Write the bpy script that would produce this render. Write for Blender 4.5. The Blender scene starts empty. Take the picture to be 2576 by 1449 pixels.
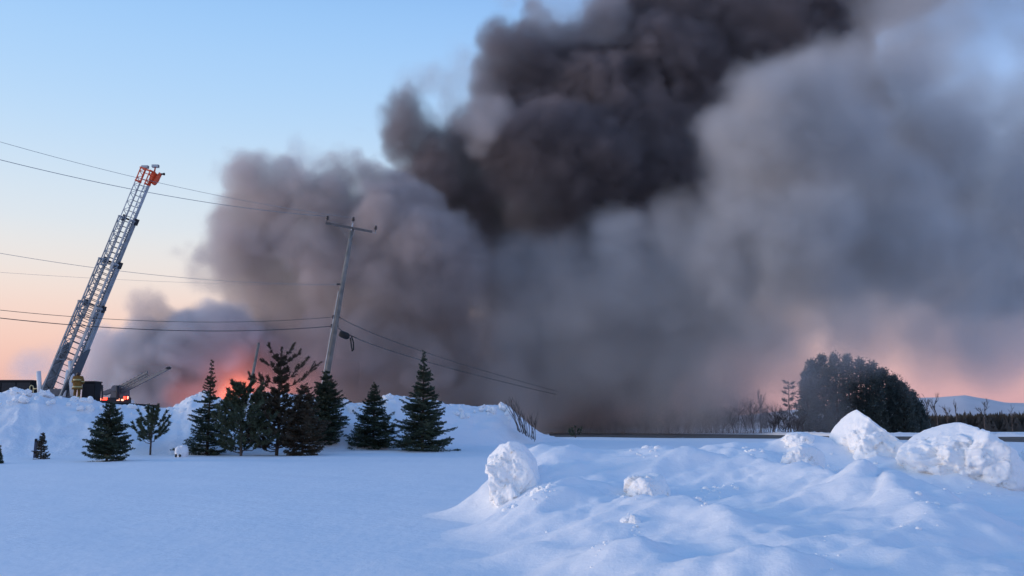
import bpy, bmesh, math, random, time
import numpy as np
from mathutils import Vector, Matrix
T0 = time.perf_counter()
SC = bpy.context.scene
COL = SC.collection

# ------------------------------------------------------------------ camera
PW, PH, FPX = 2575.0, 1449.0, 2200.0
HORIZON = 1077.0
CAM_Z = 1.5
PITCH = math.atan((HORIZON - PH / 2) / FPX)
cam = bpy.data.cameras.new('camera')
cam.sensor_width = 36.0
cam.lens = 36.0 * FPX / PW
cam.clip_start, cam.clip_end = 0.1, 20000.0
camera = bpy.data.objects.new('camera', cam)
COL.objects.link(camera)
camera.location = (0, 0, CAM_Z)
camera.rotation_euler = (math.pi / 2 + PITCH, 0, 0)
SC.camera = camera


def at(px, py, Y):
    """World point seen at pixel (px, py) of the 2575 px wide photograph, Y metres ahead."""
    a, b = (px - PW / 2) / FPX, (PH / 2 - py) / FPX
    cp, sp = math.cos(PITCH), math.sin(PITCH)
    dx, dy, dz = a, cp - b * sp, sp + b * cp
    return Vector((dx / dy * Y, Y, CAM_Z + dz / dy * Y))


# ------------------------------------------------------------------ sky and sun
def srgb(r, g, b):
    f = lambda c: (c / 12.92 if c <= 0.04045 else ((c + 0.055) / 1.055) ** 2.4)
    return (f(r / 255), f(g / 255), f(b / 255), 1.0)


SUN_EL, SUN_AZ = math.radians(4.5), math.radians(-90.0)     # azimuth from +Y towards +X: the sun is low on the left
world = bpy.data.worlds.new('World')
SC.world = world
world.use_nodes = True
wt = world.node_tree
wt.nodes.clear()
w_out = wt.nodes.new('ShaderNodeOutputWorld')
w_add = wt.nodes.new('ShaderNodeAddShader')
w_bg = wt.nodes.new('ShaderNodeBackground')
w_bg2 = wt.nodes.new('ShaderNodeBackground')
sky = wt.nodes.new('ShaderNodeTexSky')
sky.sky_type = 'NISHITA'
sky.sun_disc = False
sky.sun_elevation = SUN_EL
sky.sun_rotation = SUN_AZ
wt.links.new(sky.outputs[0], w_bg.inputs[0])
w_bg.inputs[1].default_value = 0.02
tc = wt.nodes.new('ShaderNodeTexCoord')
sep = wt.nodes.new('ShaderNodeSeparateXYZ')
wt.links.new(tc.outputs['Generated'], sep.inputs[0])
ramp = wt.nodes.new('ShaderNodeValToRGB')
ramp.color_ramp.interpolation = 'B_SPLINE'
els = ramp.color_ramp.elements
SKY = [(0.0, srgb(206, 160, 166)), (0.05, srgb(230, 180, 174)), (0.085, srgb(240, 196, 184)), (0.125, srgb(240, 212, 202)),
       (0.16, srgb(235, 223, 217)), (0.21, srgb(220, 227, 233)), (0.30, srgb(187, 217, 245)), (0.39, srgb(163, 204, 247)),
       (0.46, srgb(148, 194, 244)), (0.62, srgb(106, 157, 220)), (1.0, srgb(74, 126, 190))]
els[0].position, els[0].color = SKY[0]
els[1].position, els[1].color = SKY[-1]
for p, c in SKY[1:-1]:
    e = els.new(p)
    e.color = c
wt.links.new(sep.outputs['Z'], ramp.inputs[0])
w_az = wt.nodes.new('ShaderNodeMapRange')            # the sky away from the set sun is a little pinker
w_az.interpolation_type = 'SMOOTHSTEP'
w_az.inputs['From Min'].default_value, w_az.inputs['From Max'].default_value = -0.25, 0.55
wt.links.new(sep.outputs['X'], w_az.inputs['Value'])
w_tint = wt.nodes.new('ShaderNodeMix')
w_tint.data_type = 'RGBA'
w_tint.blend_type = 'MULTIPLY'
sock = {s.identifier: s for s in w_tint.inputs}
sock['B_Color'].default_value = (0.86, 0.87, 1.02, 1)
wt.links.new(w_az.outputs[0], sock['Factor_Float'])
wt.links.new(ramp.outputs[0], sock['A_Color'])
wt.links.new({s.identifier: s for s in w_tint.outputs}['Result_Color'], w_bg2.inputs[0])
w_bg2.inputs[1].default_value = 1.0
wt.links.new(w_bg.outputs[0], w_add.inputs[0])
wt.links.new(w_bg2.outputs[0], w_add.inputs[1])
wt.links.new(w_add.outputs[0], w_out.inputs[0])

sl = bpy.data.lights.new('sun', 'SUN')
sl.energy = 1.95
sl.angle = math.radians(20)
sl.color = (1.0, 0.85, 0.75)
sun = bpy.data.objects.new('sun', sl)
COL.objects.link(sun)
sd = Vector((math.sin(SUN_AZ) * math.cos(SUN_EL), math.cos(SUN_AZ) * math.cos(SUN_EL), math.sin(SUN_EL)))
sun.rotation_euler = (-sd).to_track_quat('-Z', 'Y').to_euler()
sun.location = sd * 60 + Vector((0, 40, 20))

SC.view_settings.view_transform = 'Standard'
SC.view_settings.look = 'None'
SC.view_settings.exposure = 0.0
SC.view_settings.gamma = 1.0
SC.view_settings.use_curve_mapping = False
cy = SC.cycles
cy.use_adaptive_sampling = True
cy.adaptive_threshold = 0.015
cy.use_denoising = True
cy.max_bounces = 6
cy.diffuse_bounces = 3
cy.glossy_bounces = 2
cy.transparent_max_bounces = 8
cy.volume_bounces = 3
cy.volume_step_rate = 2.2
cy.volume_max_steps = 256
# ------------------------------------------------------------------ helpers
from mathutils import noise as mnoise


def smooth(a, b, v):
    t = min(1.0, max(0.0, (v - a) / (b - a)))
    return t * t * (3 - 2 * t)


def lerp_tab(tab, v):
    if v <= tab[0][0]:
        return tab[0][1]
    for (a, p), (b, q) in zip(tab, tab[1:]):
        if v <= b:
            return p + (q - p) * (v - a) / (b - a)
    return tab[-1][1]


def fbm(x, y, z, o=4):
    return mnoise.fractal(Vector((x, y, z)), 1.0, 2.1, o)


class MB:
    """Collects vertices and faces and links them as one mesh object."""

    def __init__(self):
        self.v, self.f = [], []

    def add(self, vs, fs):
        n = len(self.v)
        self.v += [tuple(p) for p in vs]
        self.f += [tuple(i + n for i in f) for f in fs]

    def box(self, c, half, axes=None, taper=1.0):
        c = Vector(c)
        ax = axes or (Vector((1, 0, 0)), Vector((0, 1, 0)), Vector((0, 0, 1)))
        vs = []
        for sz in (-1, 1):
            k = taper if sz > 0 else 1.0
            for sx, sy in ((-1, -1), (1, -1), (1, 1), (-1, 1)):
                vs.append(c + ax[0] * (sx * half[0] * k) + ax[1] * (sy * half[1] * k) + ax[2] * (sz * half[2]))
        self.add(vs, [(3, 2, 1, 0), (4, 5, 6, 7), (0, 1, 5, 4), (1, 2, 6, 5), (2, 3, 7, 6), (3, 0, 4, 7)])

    def bar(self, a, b, w, h=None, up=(0, 0, 1)):
        a, b = Vector(a), Vector(b)
        d = (b - a)
        L = d.length
        d.normalize()
        u = Vector(up)
        s = d.cross(u)
        if s.length < 1e-4:
            s = d.cross(Vector((1, 0, 0)))
        s.normalize()
        u = s.cross(d)
        self.box((a + b) / 2, (w / 2, (h or w) / 2, L / 2), (s, u, d))

    def tube(self, pts, radii, n=8, cap=True):
        pts = [Vector(p) for p in pts]
        if not hasattr(radii, '__len__'):
            radii = [radii] * len(pts)
        vs, fs = [], []
        prev = None
        for i, p in enumerate(pts):
            d = (pts[min(i + 1, len(pts) - 1)] - pts[max(i - 1, 0)]).normalized()
            if prev is None:
                s = d.cross(Vector((0, 0, 1)))
                if s.length < 1e-3:
                    s = d.cross(Vector((1, 0, 0)))
            else:
                s = prev - d * prev.dot(d)
            s.normalize()
            prev = s
            u = d.cross(s)
            for k in range(n):
                t = 2 * math.pi * k / n
                vs.append(p + (s * math.cos(t) + u * math.sin(t)) * radii[i])
        for i in range(len(pts) - 1):
            for k in range(n):
                a, b = i * n + k, i * n + (k + 1) % n
                fs.append((a, b, b + n, a + n))
        if cap:
            fs.append(tuple(range(n - 1, -1, -1)))
            fs.append(tuple(range((len(pts) - 1) * n, len(pts) * n)))
        self.add(vs, fs)

    def lathe(self, c, prof, axis=(0, 0, 1), n=16):
        """prof: (radius, height along axis)."""
        c, ax = Vector(c), Vector(axis).normalized()
        self.tube([c + ax * h for r, h in prof], [max(r, 1e-3) for r, h in prof], n)

    def build(self, name, mat, parent=None, smooth_=False, loc=None):
        me = bpy.data.meshes.new(name)
        vs = self.v
        if loc is not None:
            vs = [(x - loc[0], y - loc[1], z - loc[2]) for x, y, z in vs]
        me.from_pydata(vs, [], self.f)
        me.materials.append(mat)
        if smooth_:
            me.polygons.foreach_set('use_smooth', [True] * len(me.polygons))
        me.update()
        o = bpy.data.objects.new(name, me)
        COL.objects.link(o)
        if loc is not None:
            o.location = loc
        if parent is not None:
            o.parent = parent
            if loc is None:
                o.matrix_parent_inverse = Matrix.Translation(-parent.location)
        return o


def tag(o, label=None, cat=None, group=None, kind=None):
    if label:
        o['label'] = label
    if cat:
        o['category'] = cat
    if group:
        o['group'] = group
    if kind:
        o['kind'] = kind
    return o


def thing(name, label, cat, loc, group=None):
    o = bpy.data.objects.new(name, None)
    o.empty_display_size = 0.3
    COL.objects.link(o)
    o.location = loc
    return tag(o, label, cat, group)


# ------------------------------------------------------------------ materials
def material(name, color, rough=0.6, metal=0.0, vary=0.0, scale=5.0, bump=0.0, bscale=20.0, color2=None, emit=None, estr=0.0, coat=0.0):
    m = bpy.data.materials.new(name)
    m.use_nodes = True
    nt = m.node_tree
    b = nt.nodes['Principled BSDF']
    b.inputs['Roughness'].default_value = rough
    b.inputs['Metallic'].default_value = metal
    b.inputs['Coat Weight'].default_value = coat
    b.inputs['Base Color'].default_value = (*color, 1)
    tcn = nt.nodes.new('ShaderNodeTexCoord')
    if vary or color2:
        n = nt.nodes.new('ShaderNodeTexNoise')
        n.inputs['Scale'].default_value = scale
        n.inputs['Detail'].default_value = 6
        nt.links.new(tcn.outputs['Object'], n.inputs['Vector'])
        r = nt.nodes.new('ShaderNodeValToRGB')
        r.color_ramp.elements[0].position = 0.35
        r.color_ramp.elements[1].position = 0.65
        c2 = color2 or tuple(min(1, c * (1 + vary)) for c in color)
        c1 = color if color2 else tuple(c * (1 - vary) for c in color)
        r.color_ramp.elements[0].color = (*c1, 1)
        r.color_ramp.elements[1].color = (*c2, 1)
        nt.links.new(n.outputs[0], r.inputs[0])
        nt.links.new(r.outputs[0], b.inputs['Base Color'])
    if bump:
        n2 = nt.nodes.new('ShaderNodeTexNoise')
        n2.inputs['Scale'].default_value = bscale
        n2.inputs['Detail'].default_value = 5
        nt.links.new(tcn.outputs['Object'], n2.inputs['Vector'])
        bp = nt.nodes.new('ShaderNodeBump')
        bp.inputs['Strength'].default_value = bump
        bp.inputs['Distance'].default_value = 0.03
        nt.links.new(n2.outputs[0], bp.inputs['Height'])
        nt.links.new(bp.outputs[0], b.inputs['Normal'])
    if emit:
        b.inputs['Emission Color'].default_value = (*emit, 1)
        b.inputs['Emission Strength'].default_value = estr
    return m


def snow_material(name, color, fine, coarse, specks=0.0):
    m = bpy.data.materials.new(name)
    m.use_nodes = True
    nt = m.node_tree
    b = nt.nodes['Principled BSDF']
    b.inputs['Base Color'].default_value = (*color, 1)
    b.inputs['Roughness'].default_value = 0.75
    b.inputs['Specular IOR Level'].default_value = 0.25
    tcn = nt.nodes.new('ShaderNodeTexCoord')
    h = None
    for sc_, amt in ((1.3, coarse), (7.0, coarse * 0.35), (38.0, fine), (130.0, fine * 0.4)):
        n = nt.nodes.new('ShaderNodeTexNoise')
        n.inputs['Scale'].default_value = sc_
        n.inputs['Detail'].default_value = 4
        nt.links.new(tcn.outputs['Object'], n.inputs['Vector'])
        mu = nt.nodes.new('ShaderNodeMath')
        mu.operation = 'MULTIPLY_ADD'
        mu.inputs[1].default_value = amt
        nt.links.new(n.outputs[0], mu.inputs[0])
        if h is not None:
            nt.links.new(h, mu.inputs[2])
        h = mu.outputs[0]
    bp = nt.nodes.new('ShaderNodeBump')
    bp.inputs['Strength'].default_value = 1.0
    bp.inputs['Distance'].default_value = 1.0
    nt.links.new(h, bp.inputs['Height'])
    nt.links.new(bp.outputs[0], b.inputs['Normal'])
    if specks:
        n = nt.nodes.new('ShaderNodeTexNoise')
        n.inputs['Scale'].default_value = 9.0
        n.inputs['Detail'].default_value = 3
        nt.links.new(tcn.outputs['Object'], n.inputs['Vector'])
        r = nt.nodes.new('ShaderNodeValToRGB')
        r.color_ramp.elements[0].position = 0.66
        r.color_ramp.elements[0].color = (*color, 1)
        r.color_ramp.elements[1].position = 0.76
        r.color_ramp.elements[1].color = (color[0] * (1 - specks), color[1] * (1 - specks * 1.1), color[2] * (1 - specks * 1.3), 1)
        nt.links.new(n.outputs[0], r.inputs[0])
        nt.links.new(r.outputs[0], b.inputs['Base Color'])
    return m


M = {}
M['snow'] = snow_material('snow_smooth', (0.88, 0.90, 0.93), 0.0015, 0.03)
M['mound'] = snow_material('snow_drifted', (0.90, 0.91, 0.93), 0.0035, 0.035, 0.03)
M['bank'] = snow_material('snow_ploughed', (0.86, 0.88, 0.91), 0.004, 0.10, 0.04)
M['chunk'] = snow_material('snow_chunk', (0.93, 0.93, 0.93), 0.005, 0.04, 0.32)
M['road'] = material('road_dirt', (0.05, 0.045, 0.042), 0.7, vary=0.3, scale=0.5, bump=0.3, color2=(0.12, 0.11, 0.10))
M['bark'] = material('bark', (0.07, 0.05, 0.04), 0.9, vary=0.3, scale=12, bump=0.5)
M['twig'] = material('bare_twigs', (0.09, 0.07, 0.06), 0.9, vary=0.3, scale=4)
M['spruce'] = material('spruce_needles', (0.030, 0.050, 0.032), 0.75, scale=3.5, color2=(0.055, 0.080, 0.045))
M['pine'] = material('pine_needles', (0.040, 0.062, 0.036), 0.75, scale=3.5, color2=(0.075, 0.095, 0.050))
M['rusty_pine'] = material('winter_burnt_pine_needles', (0.050, 0.048, 0.030), 0.75, scale=2.5, color2=(0.095, 0.065, 0.040))
M['cedar'] = material('hazed_cedar_foliage', (0.055, 0.085, 0.082), 0.85, scale=0.7, color2=(0.10, 0.14, 0.13))  # foliage colour lightened to stand in for haze over the far clump
M['far_wood'] = material('far_wood', (0.045, 0.045, 0.040), 0.9, scale=0.3, color2=(0.075, 0.065, 0.055))
M['pole'] = material('weathered_pole', (0.20, 0.18, 0.16), 0.85, vary=0.25, scale=3, bump=0.4)
M['arm_wood'] = material('crossarm_wood', (0.13, 0.11, 0.10), 0.85, vary=0.2, scale=4)
M['porcelain'] = material('brown_porcelain', (0.05, 0.035, 0.03), 0.25)
M['galv'] = material('galvanised_steel', (0.42, 0.43, 0.45), 0.45, 0.7, vary=0.15, scale=6)
M['wire'] = material('wire', (0.26, 0.27, 0.28), 0.6)
M['slate'] = material('slate_grey_paint', (0.09, 0.105, 0.125), 0.6, 0.2)
M['cable'] = material('black_cable', (0.035, 0.035, 0.04), 0.6)
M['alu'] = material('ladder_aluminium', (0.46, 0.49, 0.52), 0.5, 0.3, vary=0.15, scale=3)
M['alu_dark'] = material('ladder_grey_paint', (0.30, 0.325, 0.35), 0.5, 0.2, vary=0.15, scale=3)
M['rung'] = material('rung_rubber', (0.15, 0.16, 0.17), 0.7)
M['white_paint'] = material('white_paint', (0.75, 0.75, 0.76), 0.4, vary=0.06, scale=4)
M['orange_paint'] = material('orange_red_paint', (0.70, 0.085, 0.025), 0.45, vary=0.15, scale=6)
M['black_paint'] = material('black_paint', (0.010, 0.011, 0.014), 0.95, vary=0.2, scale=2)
M['dark_metal'] = material('dark_metal', (0.022, 0.022, 0.026), 0.75, 0.0)
M['grey_paint'] = material('grey_paint', (0.14, 0.14, 0.15), 0.5, vary=0.15, scale=3)
M['yellow_rail'] = material('cream_rail_paint', (0.60, 0.52, 0.28), 0.5)
M['glass'] = material('dark_glass', (0.02, 0.025, 0.03), 0.08)
M['rubber'] = material('tyre_rubber', (0.02, 0.02, 0.02), 0.85)
M['lamp_lens'] = material('lamp_lens', (0.45, 0.48, 0.5), 0.15)
M['tail_red'] = material('lit_tail_lamp', (0.6, 0.02, 0.02), 0.4, emit=(1.0, 0.06, 0.03), estr=3.5)
M['tail_warm'] = material('lit_marker_lamp', (0.8, 0.4, 0.3), 0.4, emit=(1.0, 0.40, 0.26), estr=2.6)
M['coat'] = material('turnout_cloth', (0.17, 0.088, 0.016), 0.9, vary=0.25, scale=7, bump=0.4, bscale=14)
M['trouser'] = material('turnout_trousers', (0.14, 0.074, 0.018), 0.9, vary=0.25, scale=7)
M['reflective'] = material('reflective_tape', (0.36, 0.35, 0.17), 0.5)
M['helmet'] = material('helmet_shell', (0.05, 0.03, 0.028), 0.35)
M['skin'] = material('skin', (0.45, 0.28, 0.21), 0.6)
M['glove'] = material('glove_leather', (0.05, 0.045, 0.04), 0.8)
M['stake'] = material('stake_paint', (0.03, 0.045, 0.09), 0.6)
M['stone'] = material('dark_stone', (0.03, 0.03, 0.035), 0.8)
M['hill'] = material('hazed_snowy_hill', (0.66, 0.58, 0.56), 0.9, vary=0.06, scale=0.01)  # distance haze is put into this pale tone, along with the snow
# ------------------------------------------------------------------ the snow field
def ground(x, y):
    h = 0.75 * smooth(42, 74, y)
    near = 1 - smooth(60, 90, abs(y))
    return h + near * (0.085 * mnoise.noise(Vector((x * 0.11, y * 0.16, 3.1))) + 0.028 * mnoise.noise(Vector((x * 0.5 + y * 0.25, y * 0.4, 7.7))))


def on_ground(px, py, y0=4.0, y1=140.0):
    """Where the ray through a pixel meets the field."""
    Y = y0
    while Y < y1:
        p = at(px, py, Y)
        if p.z <= ground(p.x, p.y):
            return Vector((p.x, p.y, ground(p.x, p.y)))
        Y += 0.1
    p = at(px, py, y1)
    return Vector((p.x, y1, ground(p.x, y1)))


def axis(dense0, dense1, step, far):
    a = list(np.arange(dense0, dense1 + 1e-6, step))
    s, v = step, a[-1]
    while v < far:
        s *= 1.35
        v += s
        a.append(v)
    s, v, b = step, a[0], []
    while v > -far:
        s *= 1.35
        v -= s
        b.append(v)
    return b[::-1] + a


def grid_mesh(xs, ys, zf):
    mb = MB()
    nx = len(xs)
    mb.v = [(x, y, zf(x, y)) for y in ys for x in xs]
    mb.f = [(j * nx + i, j * nx + i + 1, (j + 1) * nx + i + 1, (j + 1) * nx + i) for j in range(len(ys) - 1) for i in range(nx - 1)]
    return mb


tag(grid_mesh(axis(-40, 40, .5, 4500), axis(3, 90, .5, 4500), ground).build('snow_field', M['snow'], None, True),
    'smooth blue-white snow field in front of the young trees', 'snow', kind='structure')

# road: near edge and far edge along the view, draped on the field
NEAR = [(1380, 76), (1450, 74.5), (1880, 68.5), (2100, 66.5), (2575, 62.5), (3300, 58)]
FAR = [(1380, 150), (1450, 140), (1880, 104), (2100, 82), (2575, 77.5), (3300, 73)]
mb = MB()
cols, rows = 60, 14
for i in range(cols + 1):
    px = 1380 + (3300 - 1380) * i / cols
    yn, yf = lerp_tab(NEAR, px), lerp_tab(FAR, px)
    for j in range(rows + 1):
        Y = yn + (yf - yn) * j / rows
        x = (px - PW / 2) / FPX * Y
        mb.v.append((x, Y, ground(x, Y) + 0.012))
mb.f = [(i * (rows + 1) + j, (i + 1) * (rows + 1) + j, (i + 1) * (rows + 1) + j + 1, i * (rows + 1) + j + 1) for i in range(cols) for j in range(rows)]
tag(mb.build('road', M['road'], None, True), 'bare brown-grey road between the snow field and the far tree line', 'road', kind='structure')

# windrow: low ploughed ridge along the far side of the road
mb = MB()
n, w = 170, 10
for i in range(n + 1):
    px = 1860 + (3300 - 1860) * i / n
    Y0 = lerp_tab(FAR, px) + 0.3
    hh = 0.42 * smooth(1860, 1960, px) * (0.9 + 0.35 * mnoise.noise(Vector((px * 0.02, 0, 9))) + 0.15 * mnoise.noise(Vector((px * 0.11, 4, 9))))
    for j in range(w + 1):
        t = j / w
        Y = Y0 + t * 3.2
        x = (px - PW / 2) / FPX * Y
        z = hh * math.sin(math.pi * t) ** 0.7 * (1 + 0.25 * fbm(x * 1.2, Y * 1.2, 2)) - 0.03
        mb.v.append((x, Y, ground(x, Y) + max(z, -0.03)))
mb.f = [(i * (w + 1) + j, (i + 1) * (w + 1) + j, (i + 1) * (w + 1) + j + 1, i * (w + 1) + j + 1) for i in range(n) for j in range(w)]
tag(mb.build('roadside_snow_ridge', M['bank'], None, True), 'low ploughed snow ridge along the far side of the road', 'snow ridge', kind='structure')

# far hill on the right horizon
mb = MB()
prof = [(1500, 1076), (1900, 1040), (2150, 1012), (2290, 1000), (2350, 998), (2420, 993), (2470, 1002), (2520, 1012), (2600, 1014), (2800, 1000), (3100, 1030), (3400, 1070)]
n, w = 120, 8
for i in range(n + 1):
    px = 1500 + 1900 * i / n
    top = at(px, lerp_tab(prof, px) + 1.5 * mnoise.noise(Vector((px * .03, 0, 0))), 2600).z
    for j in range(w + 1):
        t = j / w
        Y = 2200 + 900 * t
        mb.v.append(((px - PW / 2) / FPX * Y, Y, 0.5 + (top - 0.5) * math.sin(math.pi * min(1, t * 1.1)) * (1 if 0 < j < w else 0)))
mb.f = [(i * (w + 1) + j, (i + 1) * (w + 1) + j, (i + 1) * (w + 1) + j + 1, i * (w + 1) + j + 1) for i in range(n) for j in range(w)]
tag(mb.build('hills', M['hill'], None, True), 'pale blue snowy hill faded by haze on the right horizon', 'hill', kind='structure')

# ------------------------------------------------------------------ the ploughed bank behind the trees
CREST = [(-260, 985), (-60, 992), (0, 990), (30, 980), (60, 979), (85, 992), (110, 983), (140, 995), (190, 998), (240, 1001), (270, 1012), (300, 1014),
         (340, 1018), (380, 1023), (440, 1024), (465, 1008), (490, 994), (525, 988), (550, 1000), (585, 1010), (610, 998), (650, 988), (700, 986),
         (760, 992), (830, 1002), (860, 1004), (900, 1013), (940, 1010), (965, 995), (1000, 993), (1030, 1000), (1060, 1000), (1095, 1004), (1120, 1015),
         (1200, 1018), (1240, 1017), (1275, 1016), (1300, 1038), (1330, 1066), (1360, 1088), (1400, 1099), (1440, 1106)]
CY = [(-260, 52), (300, 54), (800, 57), (1100, 61), (1300, 63), (1440, 65)]
FY = [(-260, 45), (300, 46.5), (600, 48), (850, 51), (1100, 54), (1300, 59), (1440, 63)]
BX = []
mb = MB()
px, n = -260.0, 0
WF, WB = 46, 16
while px <= 1440:
    yc, yf = lerp_tab(CY, px), lerp_tab(FY, px)
    top = at(px, lerp_tab(CREST, px), yc)
    g0 = ground((px - PW / 2) / FPX * yf, yf)
    for j in range(WF + WB + 1):
        t = j / WF if j <= WF else 1 - (j - WF) / WB
        Y = yf + (yc - yf) * j / WF if j <= WF else yc + 4.0 * (j - WF) / WB
        x = (px - PW / 2) / FPX * (Y if j <= WF else yc)
        gz = ground(x, Y)
        s = t ** 1.5 * 0.55 + (t * t * (3 - 2 * t)) * 0.45
        h = (top.z - gz) * s
        rough = min(1.0, h / 1.5)
        d = rough * (0.32 * fbm(x * .5, Y * .5, h * .6, 3) + 0.20 * fbm(x * 1.6, Y * 1.6, 5 + h, 3) * (0.3 + 0.7 * t))
        if t > 0.8:
            k = (t - 0.8) / 0.2
            d = d * (1 - k * .5) + k * 0.15 * abs(fbm(x * 2.6, Y * 2.6, 8, 4)) * 1.4
        mb.v.append((x, Y - d * 0.5, max(gz - 0.06, gz - 0.06 + h + d * .55)))
    px += 4.2
    n += 1
R = WF + WB + 1
mb.f = [(i * R + j, (i + 1) * R + j, (i + 1) * R + j + 1, i * R + j + 1) for i in range(n - 1) for j in range(R - 1)]
bank = mb.build('snow_bank', M['bank'], None, True)
tag(bank, 'long high ploughed snow bank behind the row of young conifers', 'snow bank', kind='structure')


def rock(mb, c, rx, ry, rz, seed, sub=3, planes=9, amp=0.10, freq=1.6, tilt=0.0, cut=None, flat=0.82, broken=False):
    """An angular lump: a ball cut by random planes, its faces broken by noise."""
    rnd = random.Random(seed)
    bm = bmesh.new()
    bmesh.ops.create_icosphere(bm, subdivisions=sub, radius=1.0)
    P = [(Vector((rnd.gauss(0, 1), rnd.gauss(0, 1), rnd.gauss(0, .8))).normalized(), rnd.uniform(flat - .14, flat + .1)) for _ in range(planes)]
    for nrm, dist in (cut or []):
        P.append((Vector(nrm).normalized(), dist))
    rot = Matrix.Rotation(tilt, 3, 'Y')
    off = Vector((seed * 3.7, seed * 1.3, seed * 2.1))
    vs = []
    for v in bm.verts:
        d = v.co.normalized()
        r = 1.0
        for nrm, dist in P:
            q = d.dot(nrm)
            if q > 0.05:
                r = min(r, dist / q)
        s = Vector((d.x * rx, d.y * ry, d.z * rz)) * r
        q = s * freq + off
        r2 = amp * (mnoise.fractal(q * 1.3, 0.6, 2.2, 6) + 0.5 * abs(mnoise.noise(q * 3.1)) - 0.4 * abs(mnoise.noise(q * 1.3)))
        if broken:                                   # the broken face looks left and forward; wind has smoothed the rest
            cq = s * 3.4 + off * 2
            cp = mnoise.voronoi(cq)[1][0]
            nv = mnoise.noise_vector(cp * 5.37 + Vector((.31, .17, .77)))
            r2 = r2 * .7 + min(.09, max(-.09, .55 * (cq - cp).dot(nv) / 3.4 * (amp / .1) + .10 * nv.x * (amp / .1)))
            cq = s * 9.0 + off * 3
            cp = mnoise.voronoi(cq)[1][0]
            nv = mnoise.noise_vector(cp * 5.37 + Vector((.31, .17, .77)))
            r2 += .55 * (cq - cp).dot(nv) / 9.0 + .025 * nv.y
            r2 *= 0.12 + 1.0 * smooth(-.1, .65, -d.x * .62 - d.y * .62 - d.z * .25)
        s += d * r2
        vs.append(Vector(c) + rot @ s)
    bm.verts.ensure_lookup_table()
    mb.add(vs, [tuple(v.index for v in f.verts) for f in bm.faces])
    bm.free()


rnd = random.Random(11)
mb = MB()
for k in range(170):
    px = rnd.uniform(-60, 1285)
    yc = lerp_tab(CY, px)
    back = rnd.random() ** 2
    p = at(px, lerp_tab(CREST, px) + 2 + back * 26, yc - 0.25 - back * 1.6)
    r = rnd.uniform(.08, .24) * (1.25 if rnd.random() < .12 else .9)
    p.z -= r * .35
    rock(mb, p, r * rnd.uniform(.9, 1.4), r, r * rnd.uniform(.8, 1.2), k + 20, 2, 6, .07, 3.0, 0.0, None, .72)
for px, py, r in ((40, 986, .26), (68, 986, .2), (112, 990, .27), (60, 992, .2), (978, 1002, .34), (1000, 1004, .28), (515, 996, .3), (650, 997, .26), (490, 1006, .28), (858, 1008, .22), (1262, 1020, .22), (845, 1013, .22)):
    p = at(px, py, lerp_tab(CY, px) - .4)
    rock(mb, p, r * 1.2, r, r, int(px), 3, 6, .16, 2.6, 0.3, None, .7)
o = mb.build('snow_lumps', M['chunk'], bank)
o['kind'] = 'stuff'

# ------------------------------------------------------------------ drifted mounds in front on the right
CTRL = [
    # skyline of the mound
    (1260, 1286, 13.2), (1330, 1256, 13.8), (1400, 1224, 14.4), (1480, 1192, 14.9), (1560, 1162, 15.4), (1640, 1138, 16.0), (1700, 1154, 16.0),
    (1760, 1146, 16.6), (1800, 1126, 17.2), (1850, 1118, 17.6), (1890, 1138, 17.2), (1940, 1140, 17.2), (1985, 1108, 17.6), (2050, 1112, 17.6), (2095, 1150, 16.6),
    (2200, 1160, 16.4), (2290, 1172, 16.0), (2340, 1215, 15.2), (2450, 1240, 14.6), (2575, 1262, 14.0), (2700, 1280, 13.6), (2900, 1300, 13),
    # drift tail behind the left block
    (1330, 1134, 16.4), (1400, 1142, 16.7), (1460, 1172, 17.0), (1530, 1196, 17.4),
    # front slope
    (1300, 1375, 10.2), (1420, 1330, 11.2), (1500, 1300, 11.6), (1620, 1280, 12.6), (1560, 1345, 10.3), (1700, 1330, 10.4), (1720, 1255, 13.2),
    (1820, 1235, 13.6), (1800, 1300, 11.2), (1920, 1215, 14.6), (1950, 1285, 12.0), (2040, 1225, 14.2), (2100, 1290, 11.8), (2180, 1245, 13.8),
    (2260, 1290, 12.2), (2050, 1340, 9.6), (2200, 1340, 9.9), (2250, 1315, 10.6), (2320, 1350, 9.4), (2420, 1340, 10.4), (2480, 1385, 8.7), (2575, 1350, 9.9),
    (2575, 1420, 8.0), (1900, 1380, 8.7), (1740, 1395, 8.8), (2120, 1410, 8.0), (2300, 1420, 7.7), (1500, 1390, 9.4), (1400, 1410, 9.2), (1600, 1440, 8.2),
    (1950, 1449, 7.3), (2200, 1449, 7.1), (2450, 1449, 7.2), (2700, 1440, 7.6), (2900, 1400, 9.0), (1760, 1449, 7.6),
]
pts = [tuple(at(*c)) for c in CTRL]
for px, py in ((900, 1449), (1000, 1410), (1060, 1380), (1115, 1352), (1190, 1318), (1180, 1449), (1230, 1400), (1320, 1449)):
    p = on_ground(px, py)
    pts.append((p.x, p.y, p.z - 0.02))
for x in np.arange(-2.2, 17, 1.5):
    pts.append((x, 20.3, ground(x, 20.3) - 0.1))
    pts.append((x, 24.0, ground(x, 24) - 0.1))
    pts.append((x + .3, 4.6, ground(x, 4.6) - 0.05))
for y in (6, 8, 10, 13, 16, 19):
    pts.append((17.5, y, ground(17.5, y) - .1))
    pts.append((-2.6, y, ground(-2.6, y) - .06))
pts.append((-0.9, 14.5, -.05)), pts.append((-0.9, 17, -.05)), pts.append((-1.4, 12.5, -.05))
Pn = np.array(pts)
d2 = np.linalg.norm(Pn[:, None, :2] - Pn[None, :, :2], axis=2)
phi = lambda r: r * r * np.log(r + 1e-9)
A = np.zeros((len(Pn) + 3, len(Pn) + 3))
A[:len(Pn), :len(Pn)] = phi(d2) + np.eye(len(Pn)) * 0.02
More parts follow.
